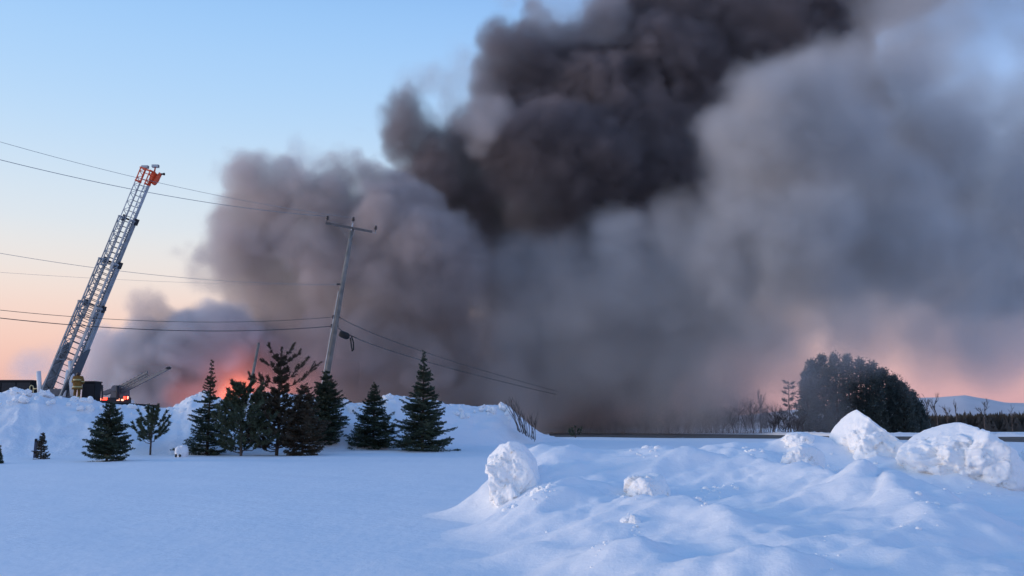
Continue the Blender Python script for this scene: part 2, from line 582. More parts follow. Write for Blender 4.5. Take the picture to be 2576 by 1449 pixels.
A[:len(Pn), len(Pn):] = np.c_[np.ones(len(Pn)), Pn[:, :2]]
A[len(Pn):, :len(Pn)] = np.c_[np.ones(len(Pn)), Pn[:, :2]].T
sol = np.linalg.solve(A, np.r_[Pn[:, 2], 0, 0, 0])
xs = np.arange(-3.0, 17.6, 0.07)
ys = np.concatenate([np.arange(4.2, 20, 0.07), np.arange(20, 24.2, .2)])
GX, GY = np.meshgrid(xs, ys)
Q = np.c_[GX.ravel(), GY.ravel()]
Z = np.zeros(len(Q))
for k in range(0, len(Q), 4000):
    q = Q[k:k + 4000]
    r = np.linalg.norm(q[:, None] - Pn[None, :, :2], axis=2)
    Z[k:k + 4000] = phi(r) @ sol[:len(Pn)] + sol[len(Pn)] + q @ sol[len(Pn) + 1:]
RIDGES = [    # crest lines on the mound: (px, py, Y) points, height, width on the windward (left) and lee (right) side
    ([(1640, 1150, 16), (1750, 1185, 15.3), (1900, 1205, 14.7), (2050, 1240, 13.6), (2180, 1290, 12), (2300, 1345, 10.2), (2430, 1410, 8.4)], .24, 1.1, .5),
    ([(1560, 1290, 12.6), (1700, 1312, 11.4), (1790, 1335, 10.5), (1930, 1390, 8.8)], .17, .8, .38),
    ([(2120, 1300, 11.6), (2230, 1285, 12.4), (2380, 1330, 10.7), (2575, 1400, 8.6)], .24, .7, .5),
    ([(1330, 1300, 12.6), (1420, 1262, 13.4), (1530, 1245, 13.7)], .16, .6, .35),
    ([(1480, 1400, 9.2), (1600, 1420, 8.8), (1760, 1449, 7.8)], .09, .5, .3),
    ([(1800, 1440, 7.7), (1950, 1430, 7.6), (2100, 1449, 7.2)], .10, .4, .3),
    ([(1860, 1130, 17.4), (1930, 1165, 16.4), (2010, 1190, 15.6)], .08, .8, .5),
    ([(2100, 1170, 16.6), (2200, 1190, 16.2), (2310, 1215, 15.6), (2450, 1262, 14.6), (2575, 1290, 14)], .12, .9, .8),
    ([(1985, 1110, 17.6), (2060, 1125, 17.3), (2120, 1150, 17)], .05, .6, .8),
]
for line, amp, wl, wr in RIDGES:
    P = np.array([tuple(at(*c))[:2] for c in line])
    best, side, frac = np.full(len(Q), 1e9), np.zeros(len(Q)), np.zeros(len(Q))
    for i in range(len(P) - 1):
        a, b = P[i], P[i + 1]
        ab = b - a
        t = np.clip(((Q - a) @ ab) / (ab @ ab), 0, 1)
        r = Q - (a + t[:, None] * ab)
        dd = np.hypot(r[:, 0], r[:, 1])
        m_ = dd < best
        best[m_], side[m_], frac[m_] = dd[m_], (ab[0] * r[:, 1] - ab[1] * r[:, 0])[m_], ((i + t) / (len(P) - 1))[m_]
    # the side nearer the camera and to the left is the windward one
    w_ = np.where(side < 0, wl, wr)
    Z += 1.75 * amp * np.exp(-(best / w_) ** 1.35 * 1.2) * np.sin(np.pi * np.clip(frac * .8 + .12, 0, 1))
mb = MB()
for (x, y), z in zip(Q, Z):
    g = ground(x, y)
    h = z - g
    rough = smooth(0.03, .35, h)
    z = g - .05 + .5 * (h + math.sqrt(h * h + .0144))
    z += rough * (0.07 * mnoise.noise(Vector((x * .9 + y * .3, y * .9, 1.0))) + 0.05 * fbm(x * 2.2 - y, y * 2.0, 4.0, 3) + 0.018 * fbm(x * 7, y * 7, 2.0, 3))
    u, w = x * .9 + y * .42, y * .9 - x * .42                 # wind-cut crests
    z += rough * (.13 * (.36 - abs(mnoise.noise(Vector((u * .42, w * .95, 11.0))))) + .09 * (.36 - abs(mnoise.noise(Vector((u * 1.1, w * 2.3, 5.0))))))
    e = min(x + 3.0, 17.55 - x, y - 4.2, 24.1 - y)
    if e < .5:
        z = min(z, g - .12 * (1 - e / .5))
    mb.v.append((x, y, max(z, g - 0.12)))
nx = len(xs)
mb.f = [(j * nx + i, j * nx + i + 1, (j + 1) * nx + i + 1, (j + 1) * nx + i) for j in range(len(ys) - 1) for i in range(nx - 1)]
tag(mb.build('snow_mound', M['mound'], None, True), 'broad wind-drifted snow mound in the foreground on the right', 'snow mound', kind='structure')


def chunk(label, box, Y, depth, seed, planes, amp, cut=None, tilt=0.0, sub=6, freq=1.5, sink=0.0, flat=.86):
    """A frozen snow chunk filling the picture box (px0, py0, px1, py1), Y metres ahead."""
    a, b = at(box[0], box[1], Y), at(box[2], box[3], Y)
    c = (a + b) / 2
    c.z -= sink
    mb = MB()
    rock(mb, c, abs(b.x - a.x) / 2 / flat, depth / 2, abs(a.z - b.z) / 2 / flat, seed, sub, planes, amp, freq, tilt, cut, flat, True)
    return tag(mb.build('snow_chunk', M['chunk'], None, True, tuple(c)), label, 'snow chunk', 'frozen snow chunks on the foreground mound')


chunk('tall upright frozen snow block with an undercut left face, beside the open field', (1232, 1116, 1352, 1296), 15.0, 1.1, 3, 3, .09,
      [((-1, -.12, -.16), .60), ((0, .1, 1), .64), ((.85, -.2, .45), .62), ((-.25, -.95, .12), .60), ((-.62, -.3, .72), .76), ((.5, -.8, -.2), .74), ((-.8, -.4, -.5), .70), ((-.72, -.2, .66), .64), ((.66, -.1, .75), .60), ((.2, -.6, .76), .72)], 0.05, flat=.64)
chunk('crumbly snow lump halfway down the middle of the front slope', (1572, 1214, 1684, 1296), 13.2, .8, 5, 8, .09, sink=-0.13)
chunk('small crumbly snow lump on the ridge right behind the undercut block', (1338, 1236, 1408, 1296), 13.4, .6, 7, 8, .07, sink=-0.07)
chunk('rough-faced grey-speckled snow lump below the pointed peak', (1970, 1142, 2068, 1224), 15.4, .9, 9, 8, .09, sink=-0.14)
chunk('highest pointed snow peak in front of the dome-shaped tree clump', (2086, 1042, 2300, 1230), 16.9, 1.6, 12, 3, .10,
      [((-.86, -.25, .42), .60), ((.62, -.2, .74), .56), ((-.2, -.9, .3), .72), ((.1, .8, .5), .8)], 0.0)
chunk('largest snow boulder with a broken rough front face, by the right edge', (2286, 1076, 2560, 1262), 15.4, 2.0, 15, 3, .11,
      [((-.55, -.3, .75), .70), ((.75, -.1, .62), .66), ((-.35, -.93, -.1), .66), ((-.9, -.3, -.55), .80)], 0.0)
chunk('small flat-topped snow lump on the skyline left of the pointed peak', (1972, 1090, 2048, 1136), 17.4, .7, 17, 7, .07)
chunk('fist-sized icy lump low on the front slope, below the crumbly middle lump', (1568, 1310, 1618, 1356), 10.6, .35, 19, 8, .05, sink=-0.06)
chunk('small icy lump on the front slope right of the lowest ones, facing left', (1738, 1306, 1786, 1346), 11.2, .35, 21, 8, .05, sink=-0.06)
chunk('lowest icy lump near the bottom edge of the mound', (1484, 1396, 1536, 1440), 9.2, .3, 23, 8, .05, sink=-0.05)
chunk('snow chunk cut by the right edge of the photo', (2556, 1128, 2640, 1230), 15.6, .9, 25, 8, .08)
chunk('tiny snow crumb on the skyline at the tip of the front ridge', (1622, 1146, 1652, 1172), 16.0, .3, 27, 8, .04)
mb = MB()                                            # crumbs broken off the chunks
rnd = random.Random(77)
spots = [(1290, 1290, 13.4, 60), (1628, 1296, 12.4, 60), (1372, 1296, 13.0, 34), (2020, 1224, 14.6, 50), (2150, 1225, 15.8, 70), (2400, 1262, 14.3, 120), (2010, 1128, 17.2, 36),
         (1592, 1352, 10.4, 30), (1762, 1344, 10.9, 26), (1510, 1438, 9.0, 26), (1640, 1165, 15.7, 40), (1890, 1150, 16.8, 30), (2330, 1350, 9.8, 40), (2080, 1420, 7.9, 30), (1800, 1240, 13.4, 30)]
from mathutils.bvhtree import BVHTree
_mo = bpy.data.objects['snow_mound'].data
tree_ = BVHTree.FromPolygons([v.co for v in _mo.vertices], [tuple(p.vertices) for p in _mo.polygons])
for px, py, Y, spread in spots:
    for k in range(16):
        p = at(px + rnd.gauss(0, spread * .6), py, Y + rnd.gauss(0, .35))
        hit = tree_.ray_cast(Vector((p.x, p.y, 6)), Vector((0, 0, -1)))
        if hit[0] is None:
            continue
        r = rnd.uniform(.010, .032) * (1.9 if rnd.random() < .10 else 1) * (Y / 15) ** 1.3
        rock(mb, hit[0] + Vector((0, 0, r * .05)), r * 1.3, r, r * .9, k + int(px), 2, 6, r * .25, 1.2 / r * .05, 0, None, .75)
o = mb.build('snow_crumbs', M['chunk'], bpy.data.objects['snow_mound'])
o['kind'] = 'stuff'
print('terrain', round(time.perf_counter() - T0, 1))
# ------------------------------------------------------------------ conifers
def brush(mb, pts, length, n_per, rnd, width=0.02, spread=0.9, taper=True):
    """Needles all round a twig: thin triangles that point outward and forward."""
    for i in range(len(pts) - 1):
        a, b = pts[i], pts[i + 1]
        d = b - a
        L = d.length
        if L < 1e-5:
            continue
        d = d / L
        s = d.cross(Vector((0.3, 0.2, 1))).normalized()
        u = d.cross(s)
        for k in range(n_per):
            t = rnd.random()
            ang = rnd.uniform(0, 2 * math.pi)
            o = (s * math.cos(ang) + u * math.sin(ang))
            dirn = (d * rnd.uniform(.3, 1.0) + o * spread).normalized()
            p = a + d * (L * t)
            l = length * rnd.uniform(.7, 1.15)
            wv = dirn.cross(o.cross(d) + Vector((.1, .2, .3))).normalized() * width
            n = len(mb.v)
            mb.v += [tuple(p + wv), tuple(p - wv), tuple(p + dirn * l)]
            mb.f.append((n, n + 1, n + 2))


def curve(a, d, L, droop, lift, n=5):
    pts = []
    for i in range(n + 1):
        t = i / n
        pts.append(a + d * (L * t) + Vector((0, 0, -droop * L * t * (1 - t * .3) + lift * L * t * t)))
    return pts


def spruce(base, H, W, seed, name, label, mat='spruce', density=1.0, bare_top=0.12, skirt=0.02, group=None, profile=None, gap=0.0, coarse=1.0, lean=0.0):
    """Young spruce: straight trunk, whorls of drooping branches with side twigs."""
    rnd = random.Random(seed)
    t = thing(name, label, 'tree', base, group)
    base = Vector(base)
    tr = MB()
    r0 = H * .016 + .02
    ax = Vector((lean, 0, 1))
    tr.tube([base + Vector((0, 0, -.15)), base + ax * H * .5, base + ax * H * .97], [r0, r0 * .6, .008], 7)
    lv = MB()
    z = skirt * H
    while z < H * .985:
        f = z / H
        rad = (profile(f) if profile else (1 - f) ** .9) * W * .5
        nb = max(3, int(rnd.uniform(6, 9) * density * (1 if f < .8 else .7)))
        a0 = rnd.uniform(0, 6.28)
        for k in range(nb):
            if rnd.random() < gap:
                continue
            az = a0 + 6.283 * k / nb + rnd.uniform(-.3, .3)
            L = max(.09, rad * rnd.choice((.5, .75, .9, 1, 1.05, 1.15, 1.3)) * rnd.uniform(.9, 1.1))
            d = Vector((math.cos(az), math.sin(az), .16 + .5 * max(0, f - .55)))
            d.normalize()
            p0 = base + ax * (z + rnd.uniform(-.022, .022) * H)
            pts = curve(p0, d, L, .28 * (1 - f) + rnd.uniform(-.1, .1), rnd.uniform(.05, .32))
            tr.tube(pts, [.012 + .006 * (1 - f), .01, .008, .006, .005, .004], 3, False)
            brush(lv, pts, .085 * coarse, int(9 * L / .6 * coarse) + 3, rnd, .014 * coarse, .8)
            nt = int(L / (.115 * coarse)) + 1
            for q in range(nt):
                tt = (q + 1.0) / (nt + .5)
                i = min(4, int(tt * 5))
                p = pts[i].lerp(pts[i + 1], tt * 5 - i)
                sgn = 1 if q % 2 else -1
                side = Vector((-d.y, d.x, 0)) * sgn
                td = (d * .75 + side * .8 + Vector((0, 0, rnd.uniform(-.28, .12)))).normalized()
                tl = L * (.50 * (1 - tt) + .13) * rnd.uniform(.7, 1.2)
                tp = curve(p, td, tl, .22 * (1 - f), .1, 3)
                brush(lv, tp, .085 * coarse, int(8 * tl / .3) + 5, rnd, .018 * coarse, .8)
        z += H * .030 * rnd.uniform(.8, 1.25) * (1.25 - .45 * f) / max(.7, density) + .03
    top = [base + ax * H * .9, base + ax * H * .95, base + ax * H]
    brush(lv, top, .06 * coarse, 14, rnd, .012, .45)
    tr.build('trunk', M['bark'], t)
    lv.build('crown', M[mat], t)
    return t


def pine(base, H, seed, name, label, arms, mat='pine', needle=.13, nper=26, whorl=None, group=None, trunk_r=None, nwidth=.014):
    """Pine: each arm is (height fraction, azimuth deg, length, rise) with upturned bottle-brush ends."""
    rnd = random.Random(seed)
    t = thing(name, label, 'tree', base, group)
    base = Vector(base)
    tr, lv = MB(), MB()
    r0 = trunk_r or H * .014 + .02
    wob = [base + Vector((rnd.uniform(-.01, .01) * H, 0, H * f)) for f in (-.05, .3, .6, .85)] + [base + Vector((0, 0, H * .985))]
    tr.tube(wob, [r0, r0 * .8, r0 * .55, r0 * .35, .012], 7)
    brush(lv, [base + Vector((0, 0, H * f)) for f in (.86, .9, .94, .98, 1.0)], needle, int(nper * .5), rnd, nwidth, .55)
    for f, az, L, rise in arms:
        az = math.radians(az)
        d = Vector((math.cos(az), math.sin(az), .1))
        p0 = base + Vector((0, 0, H * f))
        pts = curve(p0, d, L, .0, rise, 7)
        for i in range(2, 8):
            pts[i] = pts[i] + Vector((rnd.gauss(0, .03), rnd.gauss(0, .03), rnd.gauss(0, .04))) * L
        tr.tube(pts, [max(.006, r0 * .35 * (1 - i / 8)) for i in range(8)], 4, False)
        for i in range(3, 7):
            if rnd.random() < .7:
                brush(lv, [pts[i], pts[i + 1]], needle * rnd.uniform(.6, 1.0), nper // 3, rnd, nwidth, .7)
        tipd = (pts[-1] - pts[-2]).normalized()
        brush(lv, [pts[-2], pts[-1], pts[-1] + tipd * needle * .7], needle * .9, nper // 2, rnd, nwidth, .6)
        ns = int(L / .15) + 2
        for q in range(ns):
            i = min(6, 2 + int(5 * (q + .5) / ns))
            p = pts[i].lerp(pts[i + 1], rnd.random())
            sd = Vector((-math.sin(az), math.cos(az), 0)) * (1 if q % 2 else -1)
            dd = (d * .6 + sd * rnd.uniform(.3, 1.0) + Vector((0, 0, rnd.uniform(-.1, .9)))).normalized()
            l = max(.14, L * rnd.uniform(.14, .36))
            tp = curve(p, dd, l, 0, .35, 3)
            tr.tube(tp, [.012, .01, .008, .006], 3, False)
            brush(lv, tp[1:], needle * rnd.uniform(.7, 1.0), nper // 3, rnd, nwidth, .8)
    tr.build('trunk', M['bark'], t)
    lv.build('crown', M[mat], t)
    return t


def mpp(p):
    return p.y / FPX


ROW = 'young conifers in the row before the snow bank'


def spr(px, bpy_, tpy, wpx, seed, label, y0=36, **k):
    b = on_ground(px, bpy_, y0)
    s = mpp(b)
    b.z -= .05
    return spruce(b, (bpy_ - tpy) * s * 1.02, wpx * s, seed, 'spruce_tree', label, group=ROW, **k)


spr(268, 1160, 1013, 128, 31, 'small bushy spruce in front of the bank below the second truck', profile=lambda f: (.55 + 1.6 * f if f < .28 else 1.0) * (1 - f) ** .75 * 1.05)
spr(520, 1144, 912, 112, 32, 'tall narrow spruce with a bent thin tip left of the fire glow', profile=lambda f: (1 - f) ** 1.15 * (1.05 if f < .6 else .85) + .03, gap=.12)
spr(760, 1146, 972, 128, 33, 'dark spruce squeezed between the tall orange-tinged pine and the pole', mat='rusty_pine', profile=lambda f: (.6 + f if f < .35 else 1) * (1 - f) ** .6)
spr(815, 1133, 940, 128, 34, 'broad dense spruce standing right before the foot of the utility pole', profile=lambda f: (.35 + 2 * f if f < .3 else 1) * (1 - f) ** .7 * 1.08, density=1.2, skirt=.04)
spr(938, 1130, 966, 140, 35, 'squat spruce with wide lower boughs between the pole and the tallest right-hand spruce', profile=lambda f: (.8 if f < .12 else 1) * (1 - f) ** .95)
spr(1062, 1134, 892, 138, 36, 'tall pointed spruce standing last in the row, by the bare bank slope', profile=lambda f: (1 - f) ** 1.05 * (1.05 if f < .55 else .95) + .02, density=1.1)
spr(102, 1155, 1090, 40, 37, 'tiny sparse sapling beside the marker stake', profile=lambda f: (1 - f) * .75 + .2, gap=.3, mat='rusty_pine', coarse=.7)
spr(-8, 1166, 1122, 30, 38, 'tiny sapling cut by the left edge of the photo', gap=.2)

rnd = random.Random(5)
b = on_ground(378, 1145, 36)
s = mpp(b)
arms = []
for f, L, rise, n in ((.26, .95, .85, 6), (.40, .85, 1.0, 5), (.58, .62, 1.2, 5), (.74, .42, 1.5, 4)):
    for k in range(n):
        arms.append((f + rnd.uniform(-.03, .03), 360 * k / n + rnd.uniform(-25, 25) + f * 200, L * 52 * s * rnd.uniform(.75, 1.05), rise))
pine(b, 118 * s, 41, 'pine_tree', 'small open candelabra-shaped pine with upturned bottle-brush branches', arms, 'pine', .17, 80, group=ROW, nwidth=.016)

b = on_ground(606, 1147, 38)
s = mpp(b)
arms = []
for i in range(76):
    f = rnd.uniform(.02, .92)
    L = (1 - f) ** .6 * 78 * s * rnd.uniform(.45, 1.05) + .15
    arms.append((f, rnd.uniform(0, 360), L, rnd.uniform(.35, .95) if f > .2 else rnd.uniform(.05, .5)))
pine(b, 178 * s, 42, 'pine_tree', 'mid-sized pine with shaggy upswept branches left of the tallest pine', arms, 'pine', .19, 66, group=ROW, nwidth=.020)

b = on_ground(697, 1146, 38)
s = mpp(b)
arms = [(.60, 175, 75 * s, .32), (.66, 190, 62 * s, .18), (.62, 5, 80 * s, .55), (.70, -10, 66 * s, .6), (.80, 170, 45 * s, .4), (.84, 10, 42 * s, .55), (.88, 175, 34 * s, 1.1), (.90, 0, 30 * s, 1.1)]
for i in range(120):
    f = rnd.uniform(.02, .92)
    L = (.45 + .75 * math.sin(math.pi * min(1, f * 1.3 + .2))) * 68 * s * (1 - f * .55) * rnd.uniform(.5, 1.15)
    arms.append((f, rnd.uniform(0, 360), L, rnd.uniform(.0, .55) if f > .2 else rnd.uniform(-.05, .35)))
pine(b, 268 * s, 43, 'pine_tree', 'tallest pine of the row, ragged and rust-tinged, with a forked open top', arms, 'rusty_pine', .15, 60, group=ROW, nwidth=.020)

# low small evergreen at the field edge
b = on_ground(1447, 1101, 40)
s = mpp(b)
pine(b, 27 * s, 44, 'evergreen_sapling', 'little dark evergreen sapling on the field edge right of the bare shrub',
     [(.1, 175, 14 * s, 1.0), (.1, 0, 15 * s, 1.2), (.3, 150, 9 * s, 1.2), (.35, 20, 8 * s, 1.2), (.05, 100, 12 * s, .9), (.05, 200, 16 * s, .6)], 'spruce', .16, 34, nwidth=.02)

# dome-shaped clump of big conifers far behind
GROVE = [(2024, 938, 64), (2040, 908, 74), (2066, 895, 74), (2098, 893, 78), (2130, 896, 76), (2160, 904, 76), (2190, 915, 76), (2216, 930, 72), (2242, 946, 68), (2264, 966, 64),
         (2284, 990, 58), (2300, 1018, 46)]
GL = 'dark conifer forming the %s top from the left in the dome-shaped clump'
ORD = 'first second third fourth fifth sixth seventh eighth ninth tenth eleventh twelfth'.split()


def dense_tree(px, tpy, wpx, Y, seed, label, group, mat='cedar', size=.34, n=2600, power=.55):
    rnd = random.Random(seed)
    x = (px - PW / 2) / FPX * Y
    g = ground(x, Y)
    H = at(px, tpy, Y).z - g
    W = wpx / FPX * Y
    t = thing('conifer', label, 'tree', (x, Y, g), group)
    tr = MB()
    tr.tube([(x, Y, g - .2), (x, Y, g + H * .5), (x, Y, g + H * .96)], [.28, .16, .03], 7)
    tr.build('trunk', M['bark'], t)
    lv = MB()
    # boughs: many short sprays that hang off the crown's outer shell and fill it
    for i in range(n // 12):
        f = rnd.random() ** 1.15
        R = W * .5 * ((1 - f) ** power) * (.75 + .5 * mnoise.noise(Vector((seed, f * 6, 2)))) + .12
        az = rnd.uniform(0, 6.283)
        rr = R * (rnd.random() ** .45)
        c = Vector((x + math.cos(az) * rr, Y + math.sin(az) * rr, g + H * (f * .985)))
        for k in range(12):
            d = Vector((math.cos(az) * .8 + rnd.gauss(0, .6), math.sin(az) * .8 + rnd.gauss(0, .6), rnd.gauss(.45, .6))).normalized()
            p = c + Vector((rnd.gauss(0, .28), rnd.gauss(0, .28), rnd.gauss(0, .3)))
            s_ = d.cross(Vector((rnd.gauss(0, 1), rnd.gauss(0, 1), rnd.gauss(0, 1)))).normalized() * (size * .32)
            l = size * rnd.uniform(.8, 1.7)
            q = len(lv.v)
            lv.v += [tuple(p - s_), tuple(p + s_), tuple(p + d * l)]
            lv.f.append((q, q + 1, q + 2))
    lv.build('crown', M[mat], t)
    return t


for i, (px, tpy, w) in enumerate(GROVE):
    dense_tree(px, tpy - 2, w * 1.12, 150 + (i % 3) * 4, 60 + i, GL % ORD[i], 'conifers of the dome-shaped clump', n=5600, power=.56)
b = Vector(at(1988, 1082, 146))
b.z = ground(b.x, b.y)
s = mpp(b)
pine(b, 125 * s, 75, 'pine_tree', 'thin spindly pine at the left edge of the dome-shaped clump',
     [(f + rnd.uniform(-.03, .03), az + rnd.uniform(-50, 50), L * s * rnd.uniform(.55, 1.15), r + rnd.uniform(-.1, .15)) for f, az, L, r in ((.97, 0, 14, .3), (.97, 180, 16, .3), (.86, 170, 12, .3), (.84, 10, 20, .15), (.76, 190, 22, .15), (.72, 0, 16, .2), (.62, 180, 26, .1), (.6, 10, 30, .1),
                                           (.5, 170, 20, .1), (.48, 0, 34, .1), (.38, 180, 28, .0), (.34, 10, 34, .0), (.26, 190, 22, .0), (.2, 0, 30, .0))],
     'cedar', .42, 14, nwidth=.05)


# ------------------------------------------------------------------ bare trees and far woods
def bare(mb, base, H, seed, spread=.5, r0=.05, levels=3, n=4, lean=0.0):
    rnd = random.Random(seed)

    def grow(p, d, L, r, lev):
        q = p + d * L * .5 + Vector((rnd.gauss(0, .04), rnd.gauss(0, .04), 0)) * L
        e = p + d * L + Vector((rnd.gauss(0, .06), rnd.gauss(0, .06), .03)) * L
        mb.tube([p, q, e], [r, r * .75, r * .5], 4 if lev == levels else 3, False)
        if lev:
            for k in range(n):
                t = rnd.uniform(.35, 1.0)
                b_ = p.lerp(e, t)
                dd = (d + Vector((rnd.gauss(0, spread), rnd.gauss(0, spread), rnd.uniform(.0, .5)))).normalized()
                grow(b_, dd, L * rnd.uniform(.40, .62), r * .5, lev - 1)

    grow(Vector(base), Vector((lean, 0, 1)).normalized(), H * .55, r0, levels)


def bare_tree(px, tpy, Y, seed, label, group=None, **k):
    x = (px - PW / 2) / FPX * Y
    g = ground(x, Y)
    H = at(px, tpy, Y).z - g
    t = thing('bare_tree', label, 'tree', (x, Y, g), group)
    tr = MB()
    tr.tube([(x, Y, g - .2), (x, Y, g + H * .3)], [H * .012 + .03, H * .010 + .02], 6)
    cr = MB()
    bare(cr, (x, Y, g + H * .2), H * .92, seed, r0=H * .013 + .03, **k)
    tr.build('trunk', M['twig'], t)
    cr.build('crown', M['twig'], t)


RT = 'bare trees rising above the right tree line'
bare_tree(2322, 1000, 165, 81, 'bare many-branched tree hard against the right side of the conifer clump', RT, spread=.4, n=5)
bare_tree(2345, 996, 168, 82, 'tallest bare tree just right of the conifer clump', RT, spread=.4, n=5)
bare_tree(2372, 1018, 170, 83, 'low bare tree between the tallest bare one and the thin upright one', RT, spread=.5, n=5)
bare_tree(2392, 1012, 172, 84, 'thin upright bare tree in the gap of the right tree line', RT, spread=.2, n=4)
bare_tree(2462, 1004, 172, 85, 'fan-shaped bare tree standing alone against the pale hill', RT, spread=.45, n=5)
bare_tree(2530, 1026, 175, 86, 'small faint bare tree nearest the right edge', RT, spread=.4, n=4)
ST = 'bare trunks in the smoke'
bare_tree(1560, 955, 138, 87, 'faint bare tree half lost in the smoke right of the bare shrub', ST, spread=.3, n=3)
bare_tree(1672, 905, 140, 88, 'tall faint bare tree in the smoke, right of the shorter one', ST, spread=.25, n=3)
bare_tree(1905, 985, 142, 89, 'bare tree against the pink gap left of the conifer clump', ST, spread=.35, n=4)

mb = MB()
rnd = random.Random(9)
for i in range(300):                       # thicket left of the clump
    px = rnd.uniform(1400, 2010)
    Y = rnd.uniform(128, 150)
    top = lerp_tab([(1400, 1048), (1550, 1035), (1650, 1020), (1800, 995), (1870, 980), (1905, 1005), (1935, 1000), (1965, 1010), (2010, 1015)], px) + rnd.expovariate(1 / 22.)
    x = (px - PW / 2) / FPX * Y
    g = ground(x, Y)
    bare(mb, (x, Y, g - .1), max(1.5, (at(px, top, Y).z - g) * 1.12) * rnd.uniform(.55, 1.1), i, .75, .045, 2, 8, rnd.gauss(0, .22))
tag(mb.build('thicket', M['twig'], None), 'smoky thicket of bare brush between the bank and the conifer clump', 'brush', kind='stuff')

mb = MB()
for i in range(1500):                      # conifer hedge and wood on the right
    px = rnd.uniform(2270, 3000)
    Y = rnd.uniform(180, 215)
    top = (1042 if px > 2400 else 1046 + 0 * px) + rnd.expovariate(1 / 7.) - (8 if rnd.random() < .06 else 0)
    x = (px - PW / 2) / FPX * Y
    g = ground(x, Y)
    H = at(px, top, Y).z - g
    for k in range(22):
        f = rnd.random()
        az = rnd.uniform(0, 6.28)
        rr = (1 - f) * 1.7 + .10
        p = Vector((x + math.cos(az) * rr * .5, Y + math.sin(az) * rr * .5, g + H * f))
        q = len(mb.v)
        mb.v += [tuple(p + Vector((0, 0, .55))), tuple(p + Vector((rr * .5, 0, -.4))), tuple(p + Vector((-rr * .5, .1, -.4)))]
        mb.f.append((q, q + 1, q + 2))
tag(mb.build('far_woods', M['far_wood'], None), 'low dark far-off wood along the right horizon', 'woods', kind='stuff')

# bare shrub on the end of the bank
sp = on_ground(1322, 1108, 40)
sp = Vector(at(1318, 1098, 60.5))
rnd = random.Random(21)
t = thing('bare_shrub', 'bare leafless shrub growing from the right end of the snow bank', 'shrub', sp)
for i in range(26):
    mb = MB()
    k = i / 25
    b0 = Vector(at(1346 - 44 * k, 1103 - 26 * k + rnd.uniform(-3, 3), 60.2 + rnd.uniform(-.4, .4)))
    b0.z -= .15
    h = rnd.uniform(.9, 1.5) + .9 * k
    lean = rnd.uniform(-.65, -.15) if k > .35 else rnd.uniform(-.35, .35)
    p1 = b0 + Vector((lean * h * .35, rnd.uniform(-.1, .1), h * .5))
    p2 = b0 + Vector((lean * h * .9, rnd.uniform(-.2, .2), h))
    mb.tube([b0, p1, p2], [.022, .016, .008], 4, False)
    for q in range(3):
        s0 = p1.lerp(p2, rnd.uniform(.0, .8))
        mb.tube([s0, s0 + Vector((rnd.uniform(-.25, .2), rnd.uniform(-.15, .15), rnd.uniform(.3, .55)))], [.014, .006], 3, False)
    mb.build('stem', M['twig'], t)
print('trees', round(time.perf_counter() - T0, 1))
# ------------------------------------------------------------------ utility pole
PY = 56.0
p_top = at(886, 572, PY)
p_low = at(815, 985, PY - .4)
axis_ = (p_top - p_low).normalized()
p_base = p_low - axis_ * ((p_low.z - ground(p_low.x, p_low.y) + .3) / axis_.z)
pole = thing('utility_pole', 'tall leaning wooden utility pole with a crossarm behind the young conifers', 'utility pole', p_base)
rc = Matrix.Rotation(0, 3, 'Z')
mb = MB()
L = (p_top - p_base).length
mb.tube([p_base + axis_ * (L * t) for t in (0, .25, .5, .75, 1)], [.205, .19, .17, .15, .125], 16)
mb.build('shaft', M['pole'], pole, True)
a0, a1 = at(819, 561, PY - .25), at(936, 583, PY - .05)
ad = (a1 - a0).normalized()
mb = MB()
mb.bar(a0, a1, .12, .13)
mb.build('crossarm', M['arm_wood'], pole)
hub = p_top - axis_ * .95
for q in (.30, .66):
    mb = MB()
    mb.bar(a0.lerp(a1, q) + Vector((0, -.03, -.05)), hub + Vector((0, -.16, 0)), .045, .012)
    mb.build('brace', M['galv'], pole)
mb = MB()
mb.tube([p_top + axis_ * -.25 + Vector((0, -.13, 0)), p_top + axis_ * .30 + Vector((0, -.10, 0))], .045, 8)
mb.build('ridge_pin', M['galv'], pole)


def insulator(c, ax, s=1.0):
    mb = MB()
    mb.lathe(c, [(.02, -.16), (.025, -.02), (.10, 0), (.12, .03), (.06, .07), (.105, .09), (.11, .12), (.05, .16), (.075, .19), (.075, .23), (.03, .26)], ax, 14)
    mb.v = [tuple(Vector(c) + (Vector(v) - Vector(c)) * s) for v in mb.v]
    return mb.build('insulator', M['porcelain'], pole, True)


ins_l = at(823, 552, PY - .25)
ins_c = p_top + axis_ * .42 + Vector((0, -.10, 0))
ins_r = at(944, 577, PY - .05)
insulator(ins_l, axis_)
insulator(ins_c, axis_)
insulator(ins_r, axis_)
mb = MB()
mb.bar(a1 + ad * -.05, ins_r + Vector((.02, 0, -.28)), .05, .02)
mb.bar(ins_r + Vector((.02, 0, -.30)), ins_r + Vector((0, 0, -.1)), .035)
mb.build('arm_bracket', M['galv'], pole)
at_pole = lambda py: p_base + axis_ * ((lambda z: (z - p_base.z) / axis_.z)(at(850, py, PY).z))
neu = at_pole(716) + Vector((-.26, -.05, 0))
mb = MB()
mb.lathe(neu, [(.03, -.12), (.06, -.1), (.06, -.03), (.04, 0), (.06, .03), (.06, .1), (.02, .12)], (1, 0, 0), 12)
mb.bar(neu + Vector((.05, 0, 0)), at_pole(716), .04)
mb.build('spool_insulator', M['porcelain'], pole, True)
mb = MB()                                           # ground-wire guard up the left side
side = Vector((-.19, -.08, 0))
mb.tube([at_pole(735) + side * .85, at_pole(860) + side * .98, at_pole(1010) + side * 1.08], .035, 8)
mb.build('riser_guard', M['galv'], pole)
